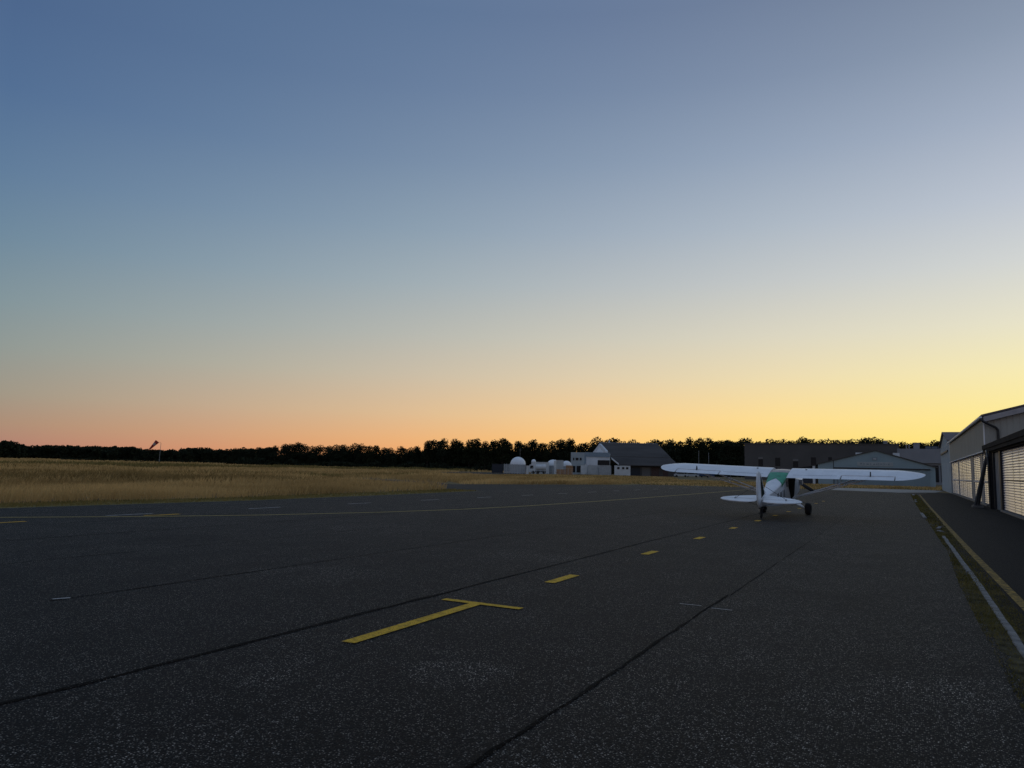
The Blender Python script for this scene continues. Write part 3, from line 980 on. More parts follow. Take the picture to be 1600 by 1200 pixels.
for ln in (11.0, 11.0, 11.0):
    sms = [y_ - 2.15 * k for k in range(1, 5)]
    d = corr_sheet(y_ - ln + 0.06, y_, 0.10, 3.17, 0.14, seams=[s for s in sms]).build('sliding_door', 'doorsheet', nh, fix=False)
    mb = MB()
    mb.box(0.10, 0.125, y_ - ln + 0.06, y_, 1.62, 1.66)
    mb.build('door_rail', 'steel', d)
    y_ -= ln
mb = MB()
mb.box(-0.08, 0.3, Y1, -7.5, 0.0, 0.09)
mb.build('door_sill', 'lintel', nh)
br = MB()
br.flatbar((-0.11, -2.62, 3.22), (-0.84, -2.72, 0.16), 0.17, 0.10, (1, 0, 0))
br.flatbar((-0.11, -2.55, 3.22), (-0.66, -2.36, 0.16), 0.15, 0.10, (1, 0, 0))
br.box(-0.93, -0.52, -2.84, -2.26, 0.13, 0.165)
b_ = br.build('buttress', 'steel', nh)
mb = MB()
mb.box(-1.0, -0.46, -2.92, -2.18, 0.0, 0.128)
mb.build('footing', 'lintel', b_)

# --- pale gabled hangar beyond
gh = thing('hangar', 'pale blue grey gabled hangar beyond the long grey one', 'hangar', (HX, 95.05, 0))
mb = MB()
mb.prism([(0, 0, 0), (0, 23.4, 0), (0, 23.4, 5.8), (0, 11.8, 7.25), (0, 0, 5.75)], (0.2, 0, 0))
for yy in [0.6 * k for k in range(1, 39)]:
    zt = 5.75 + (yy if yy < 11.8 else 23.5 - yy) * 0.125
    mb.box(-0.02, 0.0, yy, yy + 0.09, 0.05, zt)
mb.build('front_wall', 'pale_wall', gh)
mb = MB()
mb.prism([(-0.25, -0.3, 5.76), (-0.25, 11.8, 7.27), (-0.25, 11.8, 7.37), (-0.25, -0.3, 5.86)], (20, 0, 0))
mb.prism([(-0.25, 11.801, 7.27), (-0.25, 23.8, 5.78), (-0.25, 23.8, 5.88), (-0.25, 11.801, 7.37)], (20, 0, 0))
mb.build('roof', 'roofdark', gh)
mb = MB()
mb.box(-0.14, -0.03, 3.0, 20.8, 4.68, 4.86)
mb.build('door_track', 'steel', gh)
mb = MB()
mb.box(0.21, 19.5, 0.0, 0.2, 0.0, 5.7)
mb.build('side_wall', 'pale_wall', gh)

# --- blue hangar across the end of the apron
bh = thing('hangar', 'wide blue hangar with a low gable, faded sign and big ribbed door, facing the apron', 'hangar', (-4.85, 150, 0))
mb = MB()
mb.prism([(-9.6, 0, 0), (9.5, 0, 0), (9.5, 0, 3.42), (0.15, 0, 6.25), (-9.6, 0, 3.66)], (0, 0.25, 0))
for k in range(-13, 14):
    x = k * 0.7
    zt = 6.2 - (x - 0.15) * 0.30 if x > 0.15 else 6.2 + (x - 0.15) * 0.263
    if -6.9 < x < 8.8:
        mb.box(x, x + 0.06, -0.015, 0, 3.2, zt)
    else:
        mb.box(x, x + 0.06, -0.015, 0, 0, zt)
mb.build('front_wall', 'blueclad', bh)
mb = MB()
mb.prism([(-9.9, -0.25, 3.60), (0.15, -0.25, 6.28), (0.15, -0.25, 6.44), (-9.9, -0.25, 3.76)], (0, 30, 0))
mb.prism([(0.151, -0.25, 6.28), (9.9, -0.25, 3.33), (9.9, -0.25, 3.49), (0.151, -0.25, 6.44)], (0, 30, 0))
rf = mb.build('roof', 'slate', bh)
for x, z in ((-3.3, 5.62), (2.9, 5.62)):
    mb = MB()
    mb.box(x, x + 1.1, 3.0, 4.4, z - 0.5, z + 0.38)
    mb.build('roof_vent', 'whitewall', rf)
mb = MB()
mb.box(-6.85, 8.75, -0.30, 0.0, 2.95, 3.16)
mb.build('door_track', 'steel', bh)
for k in range(6):
    x0 = -6.8 + k * 2.58
    mb = MB()
    mb.box(x0, x0 + 2.54, -0.16 + 0.05 * (k % 2), -0.03, 0.03, 2.94)
    for j in range(1, 4):
        mb.box(x0 + j * 0.64, x0 + j * 0.64 + 0.07, -0.20 + 0.05 * (k % 2), -0.15 + 0.05 * (k % 2), 0.05, 2.93)
    mb.build('door_leaf', 'bluedoor', bh)
mb = MB()
mb.box(-2.9, 2.95, -0.07, -0.017, 3.50, 4.22)
sg = mb.build('sign', 'sign', bh)
xx = -2.4
while xx < 2.4:
    w = rng.uniform(0.12, 0.4)
    mb = MB()
    mb.box(xx, xx + w, -0.076, -0.071, 3.74 + rng.uniform(-0.05, 0.05), 3.9 + rng.uniform(0.0, 0.12))
    mb.build('faded_letter', 'signmark', sg)
    xx += w + rng.uniform(0.08, 0.3)
mb = MB()
mb.box(-0.45, 0.40, -0.05, -0.016, 4.55, 5.05)
w_ = mb.build('window', 'bluesteel', bh)
mb = MB()
mb.box(-0.30, 0.25, -0.06, -0.051, 4.68, 4.74)
mb.box(-0.30, 0.25, -0.06, -0.051, 4.84, 4.90)
mb.build('louvre', 'whitewall', w_)
mb = MB()
mb.box(-6.98, -6.86, -0.05, -0.016, 0.0, 4.35)
mb.build('corner_trim', 'steel', bh)
ls = thing('shed', 'dark lean-to shed with a white post at the left of the blue hangar', 'shed', (-16.2, 150.5, 0))
mb = MB()
mb.prism([(-3.2, 0, 0), (1.45, 0, 0), (1.45, 0, 3.4), (-3.2, 0, 2.6)], (0, 6, 0))
mb.build('wall', 'navy', ls)
mb = MB()
mb.prism([(-3.4, -0.2, 2.62), (1.5, -0.2, 3.46), (1.5, -0.2, 3.56), (-3.4, -0.2, 2.72)], (0, 6.4, 0))
mb.build('roof', 'slate', ls)
mb = MB()
mb.box(0.75, 1.2, -0.12, -0.02, 0, 3.35)
mb.build('post', 'whitewall', ls)

# --- big dark building behind
db = thing('industrial_building', 'large dark grey flat roofed building with tall narrow windows before the pines', 'building', (-20.45, 213, 0))
mb = MB()
mb.box(-19, 19, 0, 30, 0, 9.75)
for k in range(-37, 38):
    mb.box(k * 0.5 + 0.2, k * 0.5 + 0.28, -0.02, 0, 0.1, 9.7)
mb.build('wall', 'darkclad', db)
mb = MB()
mb.box(-19.15, 19.15, -0.15, 0.25, 9.751, 10.0)
mb.box(-19.15, -18.85, 0.251, 30.1, 9.751, 10.0)
mb.box(18.85, 19.15, 0.251, 30.1, 9.751, 10.0)
mb.build('parapet', 'slate', db)
for x0, x1, z0, z1, lt in ((-15.3, -14.1, 3.7, 5.6, 1), (-10.9, -9.6, 3.8, 6.05, 0), (-6.3, -5.0, 3.3, 5.2, 1), (-1.8, -0.5, 3.6, 6.3, 0), (2.5, 3.4, 5.2, 6.4, 0)):
    mb = MB()
    mb.box(x0, x1, -0.06, -0.021, z0, z1)
    w_ = mb.build('window', 'darkglass', db)
    if lt:
        mb = MB()
        mb.box(x0 - 0.05, x1 + 0.05, -0.12, -0.022, z1 + 0.01, z1 + 0.6)
        mb.build('lintel', 'lintel', w_)
mb = MB()
for k in range(14):
    x = 4 + k * 1.05
    mb.cyl((x, 1.2, 9.75), (x, 1.2, 10.95), 0.03, n=6)
mb.tube([(4, 1.2, 10.95), (17.65, 1.2, 10.95)], 0.035, 6)
mb.tube([(4, 1.2, 10.4), (17.65, 1.2, 10.4)], 0.025, 6)
mb.build('roof_railing', 'steel', db)
mb = MB()
mb.box(15.6, 16.6, 3, 4, 9.75, 10.9)
mb.build('roof_hatch', 'greywall', db)

# --- pale block at the right
wb = thing('building', 'light grey block with rooftop units right of the dark building', 'building', (5, 200, 0))
mb = MB()
mb.box(-6.6, 14, 0.5, 20, 0, 5.0)
mb.box(-6.6, 14, 0, 20, 5.001, 8.35)
mb.build('wall', 'greywall', wb)
for k in range(7):
    mb = MB()
    mb.box(-5.5 + k * 2.6, -3.3 + k * 2.6, 0.42, 0.49, 0.6, 4.5)
    mb.build('window', 'darkglass', wb)
mb = MB()
mb.box(-3.1, -1.8, 3, 5, 8.36, 9.75)
mb.box(-3.25, -1.65, 2.9, 5.1, 9.751, 9.9)
mb.build('rooftop_unit', 'greywall', wb)
mb = MB()
mb.cyl((-4.0, 4, 8.36), (-4.0, 4, 9.5), 0.16, n=8)
mb.cyl((-4.6, 4, 8.36), (-4.6, 4, 9.6), 0.13, n=8)
mb.build('vent_pipe', 'greywall', wb)
mb = MB()
for k in range(4):
    mb.prism([(-0.6 + k * 1.3, 2, 8.4), (0.6 + k * 1.3, 2, 8.4), (0.6 + k * 1.3, 3.6, 9.0), (-0.6 + k * 1.3, 3.6, 9.0)], (0, 0, 0.06))
mb.build('solar_panel', 'navy', wb)

# ------------------------------------------------------------------ old hangar and compound (facing the camera)


class Face:
    def __init__(s, px, D):
        s.O, s.yaw = facing(px, 740, D)
        s.r = Vector((math.cos(s.yaw), math.sin(s.yaw), 0))
        s.f = Vector((-math.sin(s.yaw), math.cos(s.yaw), 0))

    def p(s, px, py):
        d = ray(px, py)
        e = Vector((0, 0, EYE))
        t = (s.O - e).dot(s.f) / d.dot(s.f)
        q = e + d * t
        return (q - s.O).dot(s.r), q.z

    def rect(s, x0, y0, x1, y1):
        """photo rectangle -> local x0,x1,z0,z1"""
        c = (y0 + y1) / 2
        a, b = s.p(x0, c)[0], s.p(x1, c)[0]
        m = (x0 + x1) / 2
        return a, b, max(0.0, s.p(m, y1)[1]), s.p(m, y0)[1]


F = Face(975, 238)
oh = thing('old_hangar', 'old hangar with a big steep grey roof and white gable, set before the pines', 'hangar', F.O, (0, 0, F.yaw))
P = F.p
r0, r1, e0, e1 = P(935, 691), P(1030, 694), P(967, 727), P(1062, 727)
k0, k1 = P(956, 713.5), P(1049, 714)
mb = MB()
YR, YK, YE = 11.0, 3.0, -1.0
# front roof in two pitches (upper and lower), back roof
for a, b, c, d in (((r0[0] - 0.3, YR, r0[1]), (r1[0], YR, r0[1] - 0.05), (k1[0], YK, k0[1]), (k0[0] - 0.3, YK, k0[1])),):
    mb.prism([a, d, c, b], (0, 0.05, 0.22))
mb.prism([(k0[0] - 0.3, YK - 0.01, k0[1] - 0.12), (e0[0], YE, e0[1]), (e1[0], YE, e0[1]), (k1[0], YK - 0.01, k0[1] - 0.12)], (0, 0.05, 0.2))
mb.prism([(r0[0] - 0.3, YR + 0.06, r0[1]), (r1[0], YR + 0.06, r0[1] - 0.05), (r1[0] + 4, 23, 4), (r0[0] - 0.3, 23, 4)], (0, 0.05, 0.2))
rf = mb.build('roof', 'slate', oh)
mb = MB()
mb.tube([(r0[0] - 0.3, YR, r0[1] + 0.25), (r1[0], YR, r0[1] + 0.2)], 0.12, 6)
mb.build('ridge_cap', 'greywall', rf)
q = P(951, 690)
mb = MB()
mb.box(q[0] - 0.25, q[0] + 0.25, YR, YR + 0.5, r0[1], q[1] + 0.9)
mb.build('chimney', 'whitewall', rf)
g0, g1 = P(921, 707), P(946.5, 706)
mb = MB()
mb.prism([(r0[0], YR - 1.5, r0[1] - 0.1), (g0[0], 10.0, g0[1] - 0.6), (g0[0], 10.0, 0), (g1[0], 4.2, 0), (g1[0], 4.2, g1[1] + 0.4)], (0.6, 0.3, 0))
mb.build('gable_wall', 'whitewall', oh)
x0, x1 = e0[0], e1[0]
mb = MB()
mb.box(x0 + 0.2, x1 - 0.5, 1.2, 1.6, 0, e0[1] + 0.6)
mb.build('front_wall', 'darkclad', oh)
for a, b, m_ in ((985, 1000, 'navy'), (1003, 1016, 'lintel'), (1018, 1030, 'rust'), (1036, 1044, 'rust')):  # navy panel paints the darkness of an opening under the eave
    xa, xb, za, zb = F.rect(a, 730, b, 742)
    mb = MB()
    mb.box(xa, xb, 1.0, 1.19, 0, zb)
    mb.build('bay_panel', m_, oh)
# flat roofed annex
xa, xb, za, zb = F.rect(893, 709, 953, 741)
ztop = P(920, 707.5)[1]
xm = P(914, 720)[0]
mb = MB()
mb.box(xa, xm - 0.01, -3.5, 6, 0, ztop)
an = mb.build('annex', 'bluewall', oh)
mb = MB()
mb.box(xm, xb, -3.2, 4.0, 0, ztop - 0.15)
mb.build('white_wall', 'whitewall', an)
mb = MB()
zz = P(930, 714)[1]
mb.box(xm - 0.02, xb + 0.02, -3.45, -3.21, zz, ztop + 0.1)
mb.box(xm - 0.02, xm + 0.5, -3.45, -3.21, P(915, 725)[1], zz - 0.002)
mb.build('blue_band', 'blueband', an)
for a, b in ((896.5, 898.5), (900.5, 905), (906.8, 909.8)):
    u0, u1, v0, v1 = F.rect(a, 715.5, b, 719.5)
    mb = MB()
    mb.box(u0, u1, -3.56, -3.501, v0, v1)
    mb.build('window', 'darkglass', an)
u0, u1, v0, v1 = F.rect(934.5, 719.3, 953, 727)
mb = MB()
mb.box(u0, u1 - 0.03, -3.3, -3.201, v0, v1)
mb.build('window', 'darkglass', an)
for a, b in ((896, 900), (902, 908)):
    u0, u1, v0, v1 = F.rect(a, 728, b, 738)
    mb = MB()
    mb.box(u0, u1, -3.56, -3.501, v0, v1)
    mb.build('window', 'darkglass', an)
a_, b_, c_, d_ = P(954.5, 714), P(967, 724), P(967, 727), P(956, 718)
mb = MB()
mb.prism([(a_[0], -2.0, a_[1]), (b_[0], -2.0, b_[1]), (c_[0], -2.0, c_[1]), (d_[0], -2.0, d_[1])], (0, 0.4, 0))
mb.build('canopy_edge', 'whitewall', oh)


def container(px0, py0, px1, py1, D, m_, name, label, cat, doors=True, depth=2.4, rib=0.3, win=False):
    f = Face((px0 + px1) / 2, D)
    a, b, z0, z1 = f.rect(px0, py0, px1, py1)
    w = (b - a) / 2
    t = thing(name, label, cat, f.O + f.r * ((a + b) / 2), (0, 0, f.yaw))
    mb = MB()
    mb.box(-w, w, 0, depth, 0.12, z1)
    n = max(2, int(2 * w / rib))
    for k in range(n):
        x = -w + (k + 0.3) * 2 * w / n
        mb.box(x, x + rib * 0.35, -0.03, 0, 0.25, z1 - 0.12)
    mb.build('body', m_, t)
    mb = MB()
    mb.box(-w - 0.03, w + 0.03, -0.06, depth + 0.03, z1 + 0.001, z1 + 0.09)
    mb.build('roof', m_, t)
    for fx in (-w + 0.1, w - 0.5):
        mb = MB()
        mb.box(fx, fx + 0.4, 0.1, depth - 0.1, 0, 0.119)
        mb.build('foot', 'steel', t)
    if win:
        for c in (0.25, 0.55, 0.8):
            mb = MB()
            mb.box(w * (2 * c - 1) - 0.35, w * (2 * c - 1) + 0.35, -0.06, -0.031, z1 - 1.0, z1 - 0.35)
            mb.build('window', 'darkglass', t)
    return t


container(907.5, 727.5, 918, 741.5, 232, 'wcontainer', 'cabin', 'narrow pale cabin left of the grey containers', 'cabin')
container(918.5, 727.5, 935.5, 742, 231, 'container', 'container', 'grey ribbed container directly before the white annex', 'container')
container(936, 727.8, 955, 742.3, 230, 'fence', 'container', 'darker grey container between its twin and the white cabin', 'container')
container(960, 728, 985, 742.3, 229, 'wcontainer', 'site_cabin', 'white site cabin with small windows under the big grey roof', 'cabin', win=True)

# small things scattered in front of the old hangar
f = Face(1000, 226)


def parked_car(px, D, m_, label, yaw=0.0):
    fo = Face(px, D)
    t = thing('parked_car', label, 'car', fo.O, (0, 0, fo.yaw + yaw))
    side = [(-2.1, 0.3), (2.1, 0.3), (2.15, 0.75), (1.3, 0.92), (0.75, 1.42), (-1.0, 1.45), (-1.75, 0.98), (-2.12, 0.85)]
    mb = MB()
    mb.prism([(x, -0.85, z) for x, z in side], (0, 1.7, 0))
    mb.build('body', m_, t)
    mb = MB()
    mb.prism([(1.15, -0.87, 0.95), (0.7, -0.87, 1.36), (-0.95, -0.87, 1.38), (-1.5, -0.87, 1.0)], (0, 0.015, 0))
    mb.build('window', 'darkglass', t)
    for x in (-1.3, 1.3):
        for y_ in (-0.88, 0.72):
            mb = MB()
            mb.cyl((x, y_, 0.32), (x, y_ + 0.16, 0.32), 0.32, n=14)
            mb.build('wheel', 'rubber', t)
    return t


parked_car(1064, 236, 'container', 'pale car half hidden behind the left wing tip')
parked_car(1081, 240, 'container', 'grey car parked second behind the left wing')
f = Face(1103, 240)
t = thing('covered_trailer', 'trailer under a blue tarp behind the left wing', 'trailer', f.O, (0, 0, f.yaw))
mb = MB()
mb.prism([(-2.6, 0, 0.55), (2.6, 0, 0.55), (2.6, 0, 1.5), (1.2, 0, 1.85), (-1.6, 0, 1.7), (-2.6, 0, 1.25)], (0, 1.8, 0))
mb.build('tarp', 'bluetarp', t)
for x in (-1.3, 0.6):
    mb = MB()
    mb.cyl((x, -0.05, 0.3), (x, 0.15, 0.3), 0.3, n=12)
    mb.build('wheel', 'rubber', t)

for px, py0, D in ((1092, 705, 190), (1107.5, 708, 190)):
    f = Face(px, D)
    z1 = f.p(px, py0)[1]
    t = thing('flag_pole', ('taller' if px < 1100 else 'shorter') + ' thin bare pole before the dark pines right of the old hangar', 'pole', f.O)
    mb = MB()
    mb.cyl((0, 0, 0), (0, 0, z1), 0.07, 0.045, 8)
    mb.build('mast', 'greywall', t)
    mb = MB()
    mb.dome((0, 0, z1), 0.09, 8, 3)
    mb.build('finial', 'greywall', t)

# radome compound
D0 = 214


def radome(pxc, pyt, rpx, label, D, base=None):
    f = Face(pxc, D)
    xa = f.p(pxc - rpx, 725)[0]
    xb = f.p(pxc + rpx, 725)[0]
    r = (xb - xa) / 2
    zt = f.p(pxc, pyt)[1]
    t = thing('radome', label, 'radome', f.O, (0, 0, f.yaw))
    zb = zt - r
    mb = MB()
    mb.cyl((0, 0, 0), (0, 0, zb), r * 0.98, n=28)
    mb.build('base_ring', 'fence', t, smooth=True)
    mb = MB()
    mb.dome((0, 0, zb + 0.001), r, 32, 10)
    mb.build('dome', 'dome', t, smooth=True)
    return t


radome(809, 713.8, 12.2, 'largest white radome, behind the pale fence at the left of the compound', 222)
radome(863.5, 718.2, 9.5, 'white radome half hidden by a pale silo in the middle of the compound', 222)
radome(885, 720, 8.5, 'white radome at the right of the compound above the orange boards', 222)


def silo(pxc, pyt, wpx, D, label, m_='wcontainer', z0=0.0):
    f = Face(pxc, D)
    r = (f.p(pxc + wpx / 2, 725)[0] - f.p(pxc - wpx / 2, 725)[0]) / 2
    zt = f.p(pxc, pyt)[1]
    t = thing('silo', label, 'silo', f.O, (0, 0, f.yaw))
    mb = MB()
    mb.cyl((0, 0, 0), (0, 0, zt - r), r, n=18)
    mb.build('tank', m_, t, smooth=True)
    mb = MB()
    mb.dome((0, 0, zt - r + 0.001), r, 18, 6)
    mb.build('dome_top', 'dome', t, smooth=True)


silo(833.5, 717.6, 7.2, 216, 'narrow pale silo with a round top right of the largest radome')
silo(867, 718.3, 3.6, 213, 'thin white silo against the middle radome')
container(837, 722.5, 858, 739.5, 217, 'wcontainer', 'equipment_shelter', 'white boxy shelter behind the tank truck', 'shelter', rib=0.9)
container(868.5, 719.5, 880.5, 733, 216, 'container', 'equipment_shelter', 'grey and blue raised shelter left of the right radome', 'shelter')
container(768.5, 725.5, 786, 738.5, 213, 'navy', 'container', 'dark navy container at the left end of the compound', 'container')
# stack of boards
f = Face(886, 208)
t = thing('board_stack', 'stack of orange brown wooden boards at the right end of the compound', 'boards', f.O, (0, 0, f.yaw))
a, b, z0, z1 = f.rect(884, 727, 895, 741)
mb = MB()
for k in range(8):
    mb.box(a + rng.uniform(-0.08, 0.08), b + rng.uniform(-0.08, 0.08), -0.4, 1.2, 0.1 + k * (z1 - 0.1) / 8, 0.06 + (k + 1) * (z1 - 0.1) / 8)
mb.build('boards', 'wood', t)
a2, _, _, z2 = f.rect(869, 733, 884, 741)
mb = MB()
for k in range(5):
    mb.box(a2 + rng.uniform(-0.1, 0.1), a - 0.1, -0.2, 1.0, 0.1 + k * (z2 - 0.1) / 5, 0.06 + (k + 1) * (z2 - 0.1) / 5)
mb.build('low_boards', 'wood', t)
# tank truck
f = Face(838, 210)
t = thing('tank_truck', 'white tank truck with dark wheels parked inside the compound', 'truck', f.O, (0, 0, f.yaw))
a, b, z0, z1 = f.rect(825, 726, 853, 740)
mb = MB()
cy = (z1 + 1.0) / 2
mb.cyl((a + 2.2, 1.1, cy + 0.1), (b, 1.1, cy + 0.1), (z1 - 1.0) / 2, n=20)
mb.build('tank', 'wcontainer', t, smooth=True)
mb = MB()
mb.prism([(a, 0, 0.5), (a + 2.0, 0, 0.5), (a + 2.0, 0, z1), (a + 0.45, 0, z1), (a, 0, z1 * 0.55)], (0, 2.2, 0))
cb = mb.build('cab', 'wcontainer', t)
mb = MB()
mb.prism([(a + 0.5, -0.02, z1 * 0.58), (a + 1.5, -0.02, z1 * 0.58), (a + 1.5, -0.02, z1 * 0.9), (a + 0.65, -0.02, z1 * 0.9)], (0, 0.015, 0))
mb.build('window', 'darkglass', cb)
mb = MB()
mb.box(a + 2.0, b, 0.3, 1.9, 0.6, 0.95)
mb.build('chassis', 'steel', t)
for px in (833, 840, 850):
    x = f.p(px, 738)[0]
    mb = MB()
    mb.cyl((x, -0.05, 0.48), (x, 0.3, 0.48), 0.48, n=16)
    mb.build('wheel', 'rubber', t)
# compound fence: solid pale screen with posts
f = Face(800, 206)
fe = thing('screen_fence', 'pale slatted screen fence with posts before the largest radome', 'fence', f.O, (0, 0, f.yaw))
a, b, z0, z1 = f.rect(787.5, 725.5, 821, 741)
mb = MB()
n = 34
for k in range(n):
    x = a + (b - a) * k / n
    mb.box(x, x + (b - a) / n * 0.78, 0, 0.04, 0.15, z1 + rng.uniform(-0.03, 0.03))
mb.build('slats', 'fence', fe)
for k in range(9):
    x = a + (b - a) * k / 8
    mb = MB()
    mb.box(x - 0.06, x + 0.06, -0.1, -0.001, 0, z1 + 0.15)
    mb.build('fence_post', 'container', fe)
f = Face(824, 205)
t = thing('gate_pillar', 'white pillar at the right end of the screen fence', 'pillar', f.O, (0, 0, f.yaw))
z1 = f.p(823.5, 728)[1]
mb = MB()
mb.box(-0.35, 0.35, 0, 0.6, 0, z1)
mb.build('shaft', 'wcontainer', t)
mb = MB()
mb.box(-0.42, 0.42, -0.07, 0.67, z1 + 0.001, z1 + 0.1)
mb.build('cap', 'wcontainer', t)
f = Face(858, 204)
wf = thing('wire_fence', 'thin wire fence with slim posts before the truck and boards', 'fence', f.O, (0, 0, f.yaw))
a, b = f.p(826, 735)[0], f.p(894, 735)[0]
for k in range(12):
    x = a + (b - a) * k / 11
    mb = MB()
    mb.cyl((x, 0, 0), (x, 0, 1.9), 0.035, n=6)
    mb.build('fence_post', 'container', wf)
mb = MB()
for z in (0.3, 0.85, 1.4, 1.85):
    mb.tube([(a, 0, z), (b, 0, z)], 0.012, 4)
mb.build('wires', 'container', wf)
f = Face(812, 226)
t = thing('antenna_mast', 'slim dark antenna mast rising behind the largest radome', 'mast', f.O, (0, 0, f.yaw))
z1 = f.p(812, 700)[1]
mb = MB()
mb.cyl((0, 3, 0), (0, 3, z1), 0.09, 0.05, 6)
mb.build('mast', 'lintel', t)
mb = MB()
mb.box(-0.4, 0.4, 2.97, 3.03, z1 - 0.6, z1 - 0.54)
mb.build('cross_bar', 'lintel', t)

# ------------------------------------------------------------------ windsock
f = Face(247, 238)
zt = f.p(249, 691.2)[1]
ws = thing('windsock', 'red and white windsock on a pale pole in the dry field', 'windsock', f.O, (0, 0, f.yaw))
mb = MB()
mb.cyl((0, 0, 0), (0.15, 0, zt - 0.15), 0.075, 0.05, 8)
mb.build('pole', 'greywall', ws)
tip = (0.15, 0, zt - 0.15)
hub = f.p(245.3, 690.2)
mb = MB()
mb.tube([tip, (0.05, 0, zt + 0.0), (hub[0], 0, hub[1])], 0.03, 6)
mb.build('swivel_arm', 'steel', ws)
e_ = f.p(233.6, 702.0)
s_ = f.p(245.5, 690.0)
A, B = Vector((s_[0], 0, s_[1])), Vector((e_[0], -0.6, e_[1]))
for k in range(4):
    t0, t1 = k / 4, (k + 1) / 4
    mb = MB()
    ra, rb = 0.58 - 0.38 * t0, 0.58 - 0.38 * t1
    mb.cyl(A.lerp(B, t0 + (0.001 if k else 0)), A.lerp(B, t1), ra, rb, 14, cap=False)
    mb.build('sock_band', 'sock_white' if k == 1 else 'sock_red', ws, smooth=True)
mb = MB()
pts = []
ax = (B - A).normalized(); o1 = ax.orthogonal().normalized(); o2 = ax.cross(o1)
for i in range(15):
    a = 2 * math.pi * i / 14
    pts.append(A + o1 * 0.6 * math.cos(a) + o2 * 0.6 * math.sin(a))
mb.tube(pts, 0.02, 5)
mb.build('mouth_ring', 'steel', ws)

# ------------------------------------------------------------------ trees


def leaf_cloud(blobs, per, size, g):
    """leaf clumps: small quads spread through a set of ellipsoids (cx,cy,cz,rx,rz)"""
    out = []
    for cx, cy, cz, rx, rz in blobs:
        n = int(per * (rx * rx * rz) ** 0.66 / 0.9)
        d = g.normal(size=(n, 3))
        d /= np.linalg.norm(d, axis=1)[:, None]
        rad = g.uniform(0.35, 1.12, n) ** 0.6
        c = d * rad[:, None] * np.array([rx, rx, rz]) + np.array([cx, cy, cz])
        a = g.normal(size=(n, 3)); a /= np.linalg.norm(a, axis=1)[:, None]
        b = np.cross(a, g.normal(size=(n, 3))); b /= np.linalg.norm(b, axis=1)[:, None]
        s = size * g.uniform(0.5, 1.3, n)[:, None]
        out.append(np.stack([c - a * s - b * s * 0.55, c + a * s - b * s * 0.4, c + a * s * 0.8 + b * s * 0.55, c - a * s * 0.9 + b * s * 0.5], 1))
    return np.concatenate(out)


def quads_mesh(name, v, m):
    n = len(v)
    me = bpy.data.meshes.new(name)
    me.vertices.add(n * 4)
    me.vertices.foreach_set('co', v.reshape(-1).astype(np.float32))
    me.loops.add(n * 4)
    me.loops.foreach_set('vertex_index', np.arange(n * 4, dtype=np.int32))
    me.polygons.add(n)
    me.polygons.foreach_set('loop_start', (np.arange(n) * 4).astype(np.int32))
    me.update(calc_edges=True)
    me.materials.append(M[m])
    return me


def tree_shape(seed, kind):
    """unit tree 10 m tall: blobs, branch list"""
    g = np.random.default_rng(seed)
    blobs, limbs = [], []
    if kind == 'pine':
        nlev = 6
        for k in range(nlev):
            z = 3.2 + 5.0 * k / (nlev - 1)
            spread = 2.1 * (1 - 0.55 * ((k / (nlev - 1)) ** 2.2)) * g.uniform(0.8, 1.15)
            m = 4 if k < nlev - 1 else 3
            a0 = g.uniform(0, 6.28)
            for j in range(m):
                a = a0 + j * 2 * math.pi / m + g.uniform(-0.5, 0.5)
                rr = spread * g.uniform(0.5, 1.0)
                c = (rr * math.cos(a), rr * math.sin(a), z + g.uniform(-0.4, 0.4))
                blobs.append((*c, g.uniform(0.95, 1.45), g.uniform(0.65, 1.0)))
                limbs.append(((0, 0, z - 0.7), c))
        blobs.append((g.uniform(-0.2, 0.2), 0, 8.6, 1.25, 0.95))
        blobs.append((0, 0, 6.6, 1.6, 2.0))
    else:
        for k in range(20):
            a = g.uniform(0, 6.28)
            z = g.uniform(1.8, 8.3)
            rmax = 2.6 * math.sqrt(max(0.05, 1 - ((z - 5.0) / 4.6) ** 2))
            rr = rmax * g.uniform(0.4, 1.0)
            c = (rr * math.cos(a), rr * math.sin(a), z)
            blobs.append((*c, g.uniform(1.15, 1.7), g.uniform(0.9, 1.35)))
            if k % 2 == 0:
                limbs.append(((0, 0, z * 0.6), c))
        blobs.append((0, 0, 8.6, 1.5, 1.0))
        blobs.append((0, 0, 5.5, 2.2, 3.0))
    return g, blobs, limbs


def make_tree(name, seed, kind):
    g, blobs, limbs = tree_shape(seed, kind)
    t = thing(name, 'tree', 'tree')
    mb = MB()
    pts = [Vector((0, 0, -0.1))]
    for k in range(1, 6):
        pts.append(Vector((g.uniform(-0.12, 0.12), g.uniform(-0.12, 0.12), 9.0 * k / 5)))
    for i in range(5):
        mb.cyl(pts[i], pts[i + 1], 0.22 * (1 - i * 0.17), 0.22 * (1 - (i + 1) * 0.17) + 0.01, 7)
    for a, b in limbs:
        mb.cyl(a, b, 0.06, 0.025, 5, cap=False)
    mb.build('trunk', 'bark', t)
    v = leaf_cloud(blobs, 75, 0.19, g)
    me = quads_mesh('crown', v, 'leaf' if kind == 'pine' else 'leaf2')
    o = bpy.data.objects.new('crown', me)
    COL.objects.link(o)
    o.parent = t
    return t


def copy_tree(o):
    c = o.copy()
    COL.objects.link(c)
    for ch in o.children:
        d = ch.copy()
        COL.objects.link(d)
        d.parent = c
    return c


protos = {'pine': [make_tree('pine_tree', 100 + k, 'pine') for k in range(6)], 'oak': [make_tree('oak_tree', 200 + k, 'oak') for k in range(3)]}
used = set()


